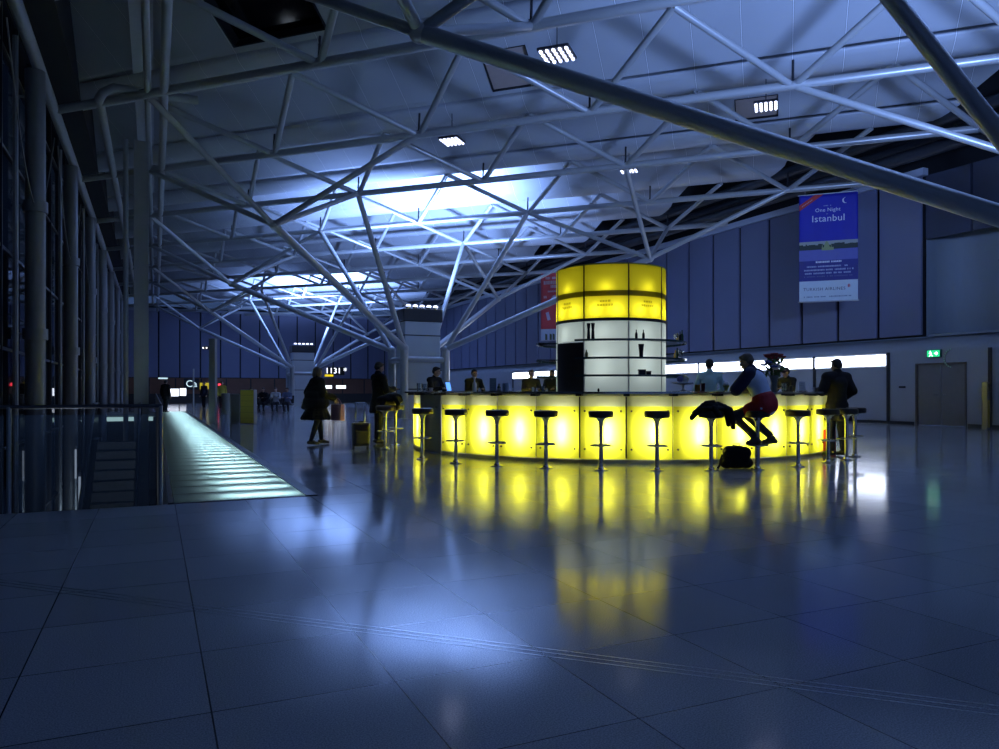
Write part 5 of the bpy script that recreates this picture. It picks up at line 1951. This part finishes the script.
# ---------------------------------------------------------------- soft things by the bar
pj = STOOL[8]
t = empty('jacket', (pj.x, pj.y, 0.866), -YAW, 'black jacket thrown over the seat of a bar stool', 'jacket')
fuse('jacket_body', [ell((0.0, 0, 0.035), (0.20, 0.18, 0.045)), ell((-0.02, 0, 0.085), (0.13, 0.13, 0.05)), cap((-0.12, -0.02, 0.05), (-0.235, -0.02, -0.04), 0.055, 0.05), cap((-0.235, -0.02, -0.04), (-0.28, -0.02, -0.10), 0.05, 0.04),
                     cap((0.1, 0.0, 0.08), (0.25, -0.04, 0.0), 0.055, 0.06), cap((0.25, -0.04, 0.0), (0.28, -0.05, -0.16), 0.06, 0.05), cap((0.22, -0.02, -0.02), (0.245, -0.03, -0.20), 0.045, 0.035), cap((0.0, -0.15, 0.03), (0.05, -0.20, -0.06), 0.05, 0.04)], 0.010, M_COATB, t, 5)
fuse('sleeve', [cap((0.20, 0.02, 0.05), (0.30, 0.0, -0.06), 0.05, 0.045), cap((0.30, 0.0, -0.06), (0.315, -0.02, -0.24), 0.045, 0.04)], 0.010, M_COATB, t, 3)
fuse('collar', [cap((-0.09, -0.05, 0.115), (0.02, -0.07, 0.13), 0.032, 0.03)], 0.010, M_COATB, t, 3)
p = ray_at(736.5, 11.15)
t = empty('backpack', p, -YAW + 0.1, 'black rounded backpack standing on the floor before the glowing bar front', 'backpack')
fuse('main_body', [ell((0, 0, 0.10), (0.25, 0.14, 0.10)), ell((0, 0, 0.20), (0.21, 0.13, 0.15)), ell((-0.15, 0, 0.08), (0.10, 0.12, 0.08)), ell((0.15, 0, 0.08), (0.10, 0.12, 0.08)), ell((-0.10, 0, 0.24), (0.11, 0.12, 0.10)), ell((0.11, 0, 0.23), (0.11, 0.12, 0.10))], 0.012, M_BLACK, t, 6)
fuse('front_pocket', [ell((0.01, -0.115, 0.12), (0.14, 0.045, 0.09))], 0.010, M_BLACK, t, 3)
bm = B()
tube(bm, [(-0.05, 0, 0.335), (-0.04, 0, 0.37), (0.04, 0, 0.37), (0.05, 0, 0.335)], 0.010, 8)
obj('grab_handle', bm, M_BLACK, t, True)
bm = B()
tube(bm, [(-0.20, 0.04, 0.20), (-0.25, 0.0, 0.12), (-0.27, -0.03, 0.05), (-0.31, -0.06, 0.015)], 0.016, 8)
obj('shoulder_strap', bm, M_BLACK, t, True)
pq_ = (STOOL[0] + STOOL[1]) / 2
t = empty('coat_pile', (pq_.x, pq_.y, 0.866), -YAW, 'dark coat heaped across two stool seats beside the standing man', 'coat')
fuse('coat_body', [ell((0, 0, 0.09), (0.26, 0.40, 0.10)), ell((0.05, -0.05, 0.15), (0.20, 0.26, 0.10)), ell((-0.08, -0.2, 0.10), (0.18, 0.20, 0.10)), cap((-0.1, -0.35, 0.06), (-0.12, -0.42, -0.05), 0.07, 0.05)], 0.014, M_COATB, t, 6)
fuse('sleeve', [cap((0.12, -0.3, 0.16), (0.22, -0.40, 0.02), 0.055, 0.045), cap((0.22, -0.40, 0.02), (0.20, -0.42, -0.06), 0.045, 0.04)], 0.012, M_COATB, t, 3)

# ---------------------------------------------------------------- things on the bar
CT = 1.141
def on_ring(px, r, front=True, z=CT):
    """point where the sight line meets the bar ring of radius r"""
    k = (px - 499.5) / 750.0
    a, b, c = k * k + 1, -2 * (2.45 * k + 16.15), 2.45 ** 2 + 16.15 ** 2 - r * r
    dsc = max(0.0, b * b - 4 * a * c)
    Z = (-b - math.sqrt(dsc)) / (2 * a) if front else (-b + math.sqrt(dsc)) / (2 * a)
    return W(k * Z, Z, z)
def turned(name, prof, m, label, cat, loc, group=None, parts=(), seg=18):
    t = empty(name, loc, 0, label, cat, group)
    bm = B()
    lathe(bm, prof, seg)
    obj('body', bm, m, t, True)
    for (nm, pf, mm) in parts:
        bm = B()
        lathe(bm, pf, seg)
        obj(nm, bm, mm, t, True)
    return t
M_GL = glass('drinking glass', (0.80, 0.88, 0.92), 0.5)
M_GREENB = mat('dark green bottle', (0.015, 0.05, 0.02), 0.12)
M_DKB = mat('dark bottle glass', (0.012, 0.014, 0.018), 0.1)
M_CER = mat('white ceramic', (0.75, 0.76, 0.78), 0.25)
M_AMB = mat('amber drink', (0.60, 0.34, 0.05), 0.2)
tumbler = [(0, 0), (0.036, 0), (0.042, 0.15), (0.039, 0.15), (0.033, 0.012), (0, 0.012)]
bottle = [(0, 0), (0.034, 0), (0.036, 0.01), (0.036, 0.14), (0.030, 0.175), (0.014, 0.21), (0.013, 0.265), (0.016, 0.268), (0.016, 0.28), (0, 0.28)]
def sc(prof, k, kr=None):
    return [(r * (kr or k), z * k) for r, z in prof]
turned('glass_jar', sc(tumbler, 1.25, 1.5), M_GL, 'clear glass jar on the left end of the counter, left one of two', 'glass', on_ring(419.5, 4.30, False), 'glass jars')
turned('glass_jar', sc(tumbler, 1.0, 1.4), M_GL, 'clear glass jar on the left end of the counter, right one of two', 'glass', on_ring(425, 4.2), 'glass jars')
turned('coffee_cup', [(0, 0), (0.028, 0), (0.045, 0.07), (0.041, 0.07), (0.026, 0.008), (0, 0.008)], M_CER, 'white cup on the counter beside the guest with the tablet', 'cup', on_ring(431, 4.15), None, [('saucer', [(0, 0.0), (0.07, 0.006), (0.075, 0.012), (0, 0.004)], M_CER)])
turned('white_bottle', sc(bottle, 0.85, 1.1), M_CER, 'tall white bottle on the counter near its left side', 'bottle', on_ring(474.5, 4.1), None, [('cap', [(0.018, 0.235), (0.018, 0.26), (0, 0.262)], M_CER)])
def card_stand(px, w_, h_, m, label, r=4.1, front=True, lean=-0.12, cat='menu card'):
    t = empty('menu_stand', on_ring(px, r, front), -YAW, label, cat)
    bm = B()
    box(bm, 0, 0.0, h_ / 2 + 0.012, w_, 0.012, h_, Euler((lean, 0, 0)).to_matrix())
    obj('board', bm, m, t)
    bm = B()
    bx(bm, -w_ * 0.6, w_ * 0.6, -0.05, 0.05, 0.0, 0.014)
    obj('foot', bm, M_KIOSKD, t)
    bm = B()
    for i in range(4):
        box(bm, -w_ * 0.05, -0.0075 - 0.02 * 0 + (h_ * 0.5 - (0.2 + 0.18 * i) * h_) * -math.tan(-lean) * -1, h_ * (0.84 - 0.18 * i), w_ * (0.7 - 0.1 * (i % 2)), 0.002, h_ * 0.03, Euler((lean, 0, 0)).to_matrix())
    obj('print', bm, mat('card print', (0.22, 0.24, 0.28), 0.6), t)
card_stand(493, 0.115, 0.22, mat('grey green card', (0.28, 0.34, 0.34), 0.6), 'grey upright card on the counter left of the green bottle')
turned('bottle', sc(bottle, 0.48, 0.9), M_GREENB, 'short green bottle on the counter between grey card and pale tumbler', 'bottle', on_ring(499, 4.15), None, [('label_band', [(0.0335, 0.02), (0.0335, 0.055)], mat('bottle label', (0.5, 0.5, 0.4), 0.6))])
turned('tumbler', sc(tumbler, 0.95, 1.35), mat('pale blue cup', (0.45, 0.58, 0.72), 0.3), 'pale blue tumbler on the counter right of the green bottle', 'cup', on_ring(505.5, 4.1))
turned('salt_shaker', [(0, 0), (0.02, 0), (0.022, 0.04), (0.014, 0.06), (0, 0.065)], M_CER, 'tiny white shaker on the counter below the left strip light', 'shaker', on_ring(513, 4.1))
turned('salt_shaker', [(0, 0), (0.02, 0), (0.025, 0.05), (0.014, 0.075), (0, 0.08)], M_CER, 'white round shaker on the counter under the head at the strip light', 'shaker', on_ring(533, 4.1))
turned('candle_glass', sc(tumbler, 0.6, 0.8), M_GL, 'small clear glass on the counter left of the dark tower door', 'glass', on_ring(543, 4.1))
turned('bottle_stopper', [(0, 0), (0.014, 0), (0.02, 0.02), (0.012, 0.05), (0, 0.055)], M_DKB, 'tiny dark knob on the counter in front of the white tower shelves', 'knob', on_ring(598.5, 4.1))
# cake stand with fruit
p = on_ring(683, 4.05)
t = turned('cake_stand', [(0, 0), (0.07, 0), (0.06, 0.012), (0.015, 0.03), (0.014, 0.10), (0.05, 0.115), (0.165, 0.125), (0.17, 0.145), (0.155, 0.15), (0, 0.145)], M_CER, 'wide white footed cake stand on the counter right of the tower', 'cake stand', p)
for i, (dx, dy, r, m, lab) in enumerate(((-0.06, 0, 0.055, mat('blue fruit', (0.10, 0.10, 0.25), 0.5), 'dark blue-violet fruit on the white cake stand'), (0.06, 0.02, 0.058, mat('yellow fruit', (0.5, 0.42, 0.18), 0.5), 'yellowish fruit on the white cake stand'), (0.0, -0.05, 0.042, mat('pale fruit', (0.6, 0.58, 0.52), 0.5), 'small pale fruit at the front of the cake stand'))):
    f = empty('fruit', (p.x + dx, p.y + dy, CT + 0.145 + r), 0, lab, 'fruit', 'fruit on the cake stand')
    bm = B()
    sphere(bm, (0, 0, 0), (r, r, r * 0.95), 16, 12)
    obj('flesh', bm, m, f, True)
    bm = B()
    tube(bm, [(0, 0, r * 0.9), (0.006, 0, r * 1.2)], 0.004, 6)
    obj('stem', bm, M_GREENB, f)
turned('amber_glass', sc(tumbler, 0.75, 1.1), M_AMB, 'squat amber coloured glass on the counter left of the bartender', 'glass', on_ring(697.5, 4.1))
turned('tumbler', sc(tumbler, 0.9, 0.8), mat('dark red glass', (0.12, 0.03, 0.03), 0.2), 'slim dark red glass on the counter beside the bartender', 'glass', on_ring(703, 4.15))
t = turned('ice_cream_cup', [(0, 0), (0.045, 0), (0.022, 0.02), (0.03, 0.04), (0.055, 0.10), (0.052, 0.10), (0.02, 0.04), (0, 0.04)], mat('green dessert glass', (0.30, 0.34, 0.08), 0.2), 'green dessert cup topped with white cream, right of the bartender', 'dessert', on_ring(726, 4.1))
bm = B()
sphere(bm, (0, 0, 0.115), (0.045, 0.045, 0.04), 14, 10)
sphere(bm, (0.012, 0, 0.15), (0.026, 0.026, 0.022), 12, 8)
obj('cream', bm, M_CER, t, True)
# flower vase
p = on_ring(774, 4.05)
t = turned('flower_vase', [(0, 0), (0.06, 0), (0.065, 0.01), (0.05, 0.10), (0.06, 0.22), (0.085, 0.27), (0.08, 0.27), (0.054, 0.22), (0.044, 0.10), (0.05, 0.02), (0, 0.02)], mat('grey glass vase', (0.30, 0.34, 0.32), 0.15), 'tall vase of mixed flowers on the counter right of the seated man', 'vase', p)
random.seed(11)
bm = B()
tips = []
for i in range(30):
    a = random.random() * 2 * PI
    rr = 0.05 + 0.14 * random.random()
    h = 0.34 + 0.30 * random.random()
    tip = Vector((rr * math.cos(a), rr * math.sin(a), h))
    tips.append(tip)
    tube(bm, [(0.02 * math.cos(a), 0.02 * math.sin(a), 0.05), (rr * 0.4 * math.cos(a), rr * 0.4 * math.sin(a), h * 0.6), tip], 0.004, 5)
obj('stem', bm, mat('flower stem', (0.05, 0.12, 0.03), 0.6), t)
leafm = mat('flower leaf', (0.10, 0.19, 0.05), 0.6)
bm = B()
for i in range(70):
    a = random.random() * 2 * PI
    rr = 0.03 + 0.12 * random.random()
    h = 0.26 + 0.28 * random.random()
    sphere(bm, (rr * math.cos(a), rr * math.sin(a), h), (0.06, 0.026, 0.008), 6, 4, Euler((random.random() * 3, random.random() * 3, a)).to_matrix())
obj('foliage', bm, leafm, t)
FM = [mat('red bloom', (0.42, 0.05, 0.04), 0.6), mat('white bloom', (0.65, 0.62, 0.55), 0.6), mat('blue bloom', (0.10, 0.16, 0.45), 0.6), mat('brown bloom', (0.14, 0.06, 0.04), 0.6)]
for i, tip in enumerate(tips):
    bm = B()
    for k in range(7):
        a = 2 * PI * k / 7
        sphere(bm, (tip.x + 0.036 * math.cos(a), tip.y + 0.036 * math.sin(a), tip.z), (0.034, 0.022, 0.016), 6, 4, Euler((0, -0.5, a)).to_matrix())
    sphere(bm, tip, 0.024, 8, 6)
    lx = tip.x * CA - tip.y * SA
    obj('bloom', bm, FM[0] if tip.z > 0.52 else (FM[2] if lx < -0.04 else (FM[1] if lx < 0.04 else FM[3])), t)
turned('water_pitcher', [(0, 0), (0.045, 0), (0.05, 0.06), (0.04, 0.12), (0.048, 0.145), (0.044, 0.145), (0.036, 0.12), (0.045, 0.06), (0.04, 0.01), (0, 0.01)], M_GL, 'clear glass pitcher on the counter right of the flower vase', 'pitcher', on_ring(784.5, 4.1))
turned('salt_shaker', [(0, 0), (0.03, 0), (0.034, 0.05), (0.03, 0.10), (0, 0.105)], M_KIOSKD, 'dark squat shaker on the counter between pitcher and white card', 'shaker', on_ring(791, 4.15))
card_stand(802, 0.115, 0.16, mat('white card', (0.62, 0.66, 0.74), 0.6), 'leaning white menu card near the right end of the counter')
turned('candle_holder', [(0, 0), (0.02, 0), (0.022, 0.03), (0.012, 0.05), (0.024, 0.08), (0.02, 0.08), (0.008, 0.05), (0, 0.05)], M_CER, 'small white candle holder at the right end of the counter', 'candle', on_ring(814, 4.2))

# ---------------------------------------------------------------- things on the tower shelves
def on_shelf(f, r, z):
    return Vector(CC) + Matrix.Rotation(-YAW, 3, 'Z') @ bp(f, r, z)
SZ = [2.172, 1.817, 1.472]
vase = [(0, 0), (0.03, 0), (0.034, 0.02), (0.026, 0.20), (0.040, 0.32), (0.034, 0.32), (0.018, 0.2), (0, 0.19)]
turned('tall_vase', vase, M_DKB, 'tall dark flared vase on the top tower shelf, left one of the touching pair', 'vase', on_shelf(-26.0, 1.42, SZ[0]), 'flared vases on the top shelf')
turned('tall_vase', vase, M_DKB, 'tall dark flared vase on the top tower shelf, right one of the touching pair', 'vase', on_shelf(-22.4, 1.42, SZ[0]), 'flared vases on the top shelf')
turned('bottle', sc(bottle, 0.66, 0.75), M_DKB, 'small dark bottle on the top shelf, left one of the spaced pair', 'bottle', on_shelf(12.3, 1.42, SZ[0]), 'small dark bottles on the top shelf')
turned('bottle', sc(bottle, 0.66, 0.75), M_DKB, 'small dark bottle on the top shelf, right one of the spaced pair', 'bottle', on_shelf(18.5, 1.42, SZ[0]), 'small dark bottles on the top shelf')
turned('shaker_cup', [(0, 0), (0.038, 0), (0.042, 0.10), (0.060, 0.26), (0.054, 0.26), (0.03, 0.10), (0, 0.09)], M_DKB, 'dark cocktail shaker on the middle tower shelf below the small bottles', 'shaker', on_shelf(16.5, 1.42, SZ[1]))
turned('bottle', sc(bottle, 0.55, 0.9), mat('pale yellow bottle', (0.32, 0.34, 0.14), 0.3), 'pale yellow-green bottle at the left of the middle tower shelf', 'bottle', on_shelf(-28.5, 1.38, SZ[1]))
for (f, h, w_, lab) in ((17.5, 0.10, 0.14, 'dark box on the lowest tower shelf, left of two'), (23.5, 0.07, 0.10, 'dark low box on the lowest tower shelf, right of two')):
    t = empty('small_box', on_shelf(f, 1.40, SZ[2]), -YAW, lab, 'box', 'dark boxes on the lowest shelf')
    bm = B()
    bx(bm, -w_ / 2, w_ / 2, -0.05, 0.05, 0, h)
    obj('carton', bm, M_DKB, t, bevel=0.006)
    bm = B()
    bx(bm, -w_ / 2 - 0.003, w_ / 2 + 0.003, -0.053, 0.053, h - 0.02, h + 0.004)
    obj('lid', bm, M_KIOSKD, t)
n = 0
for sh, zz in ((0, SZ[0]), (1, SZ[1])):
    for j, (f, r) in enumerate(((66, 1.48), (73, 1.40), (80, 1.50), (87, 1.38), (95, 1.48))):
        pos = ['front', 'second', 'middle', 'fourth', 'rear'][j]
        lev = ['top', 'middle'][sh]
        if (j + sh) % 2 == 0:
            turned('bottle', sc(bottle, 0.75 + 0.1 * (j % 3), 0.95), [M_DKB, M_GREENB, M_AMB][(j // 2 + sh) % 3], f'bottle on the right side of the {lev} tower shelf, {pos} of five vessels', 'bottle', on_shelf(f, r, zz), 'vessels at the right of the tower')
        else:
            turned('wine_glass', [(0, 0), (0.035, 0), (0.008, 0.01), (0.006, 0.09), (0.034, 0.13), (0.036, 0.19), (0.033, 0.19), (0.03, 0.13), (0, 0.095)], M_GL, f'stemmed glass on the right side of the {lev} tower shelf, {pos} of five vessels', 'glass', on_shelf(f, r, zz), 'vessels at the right of the tower')
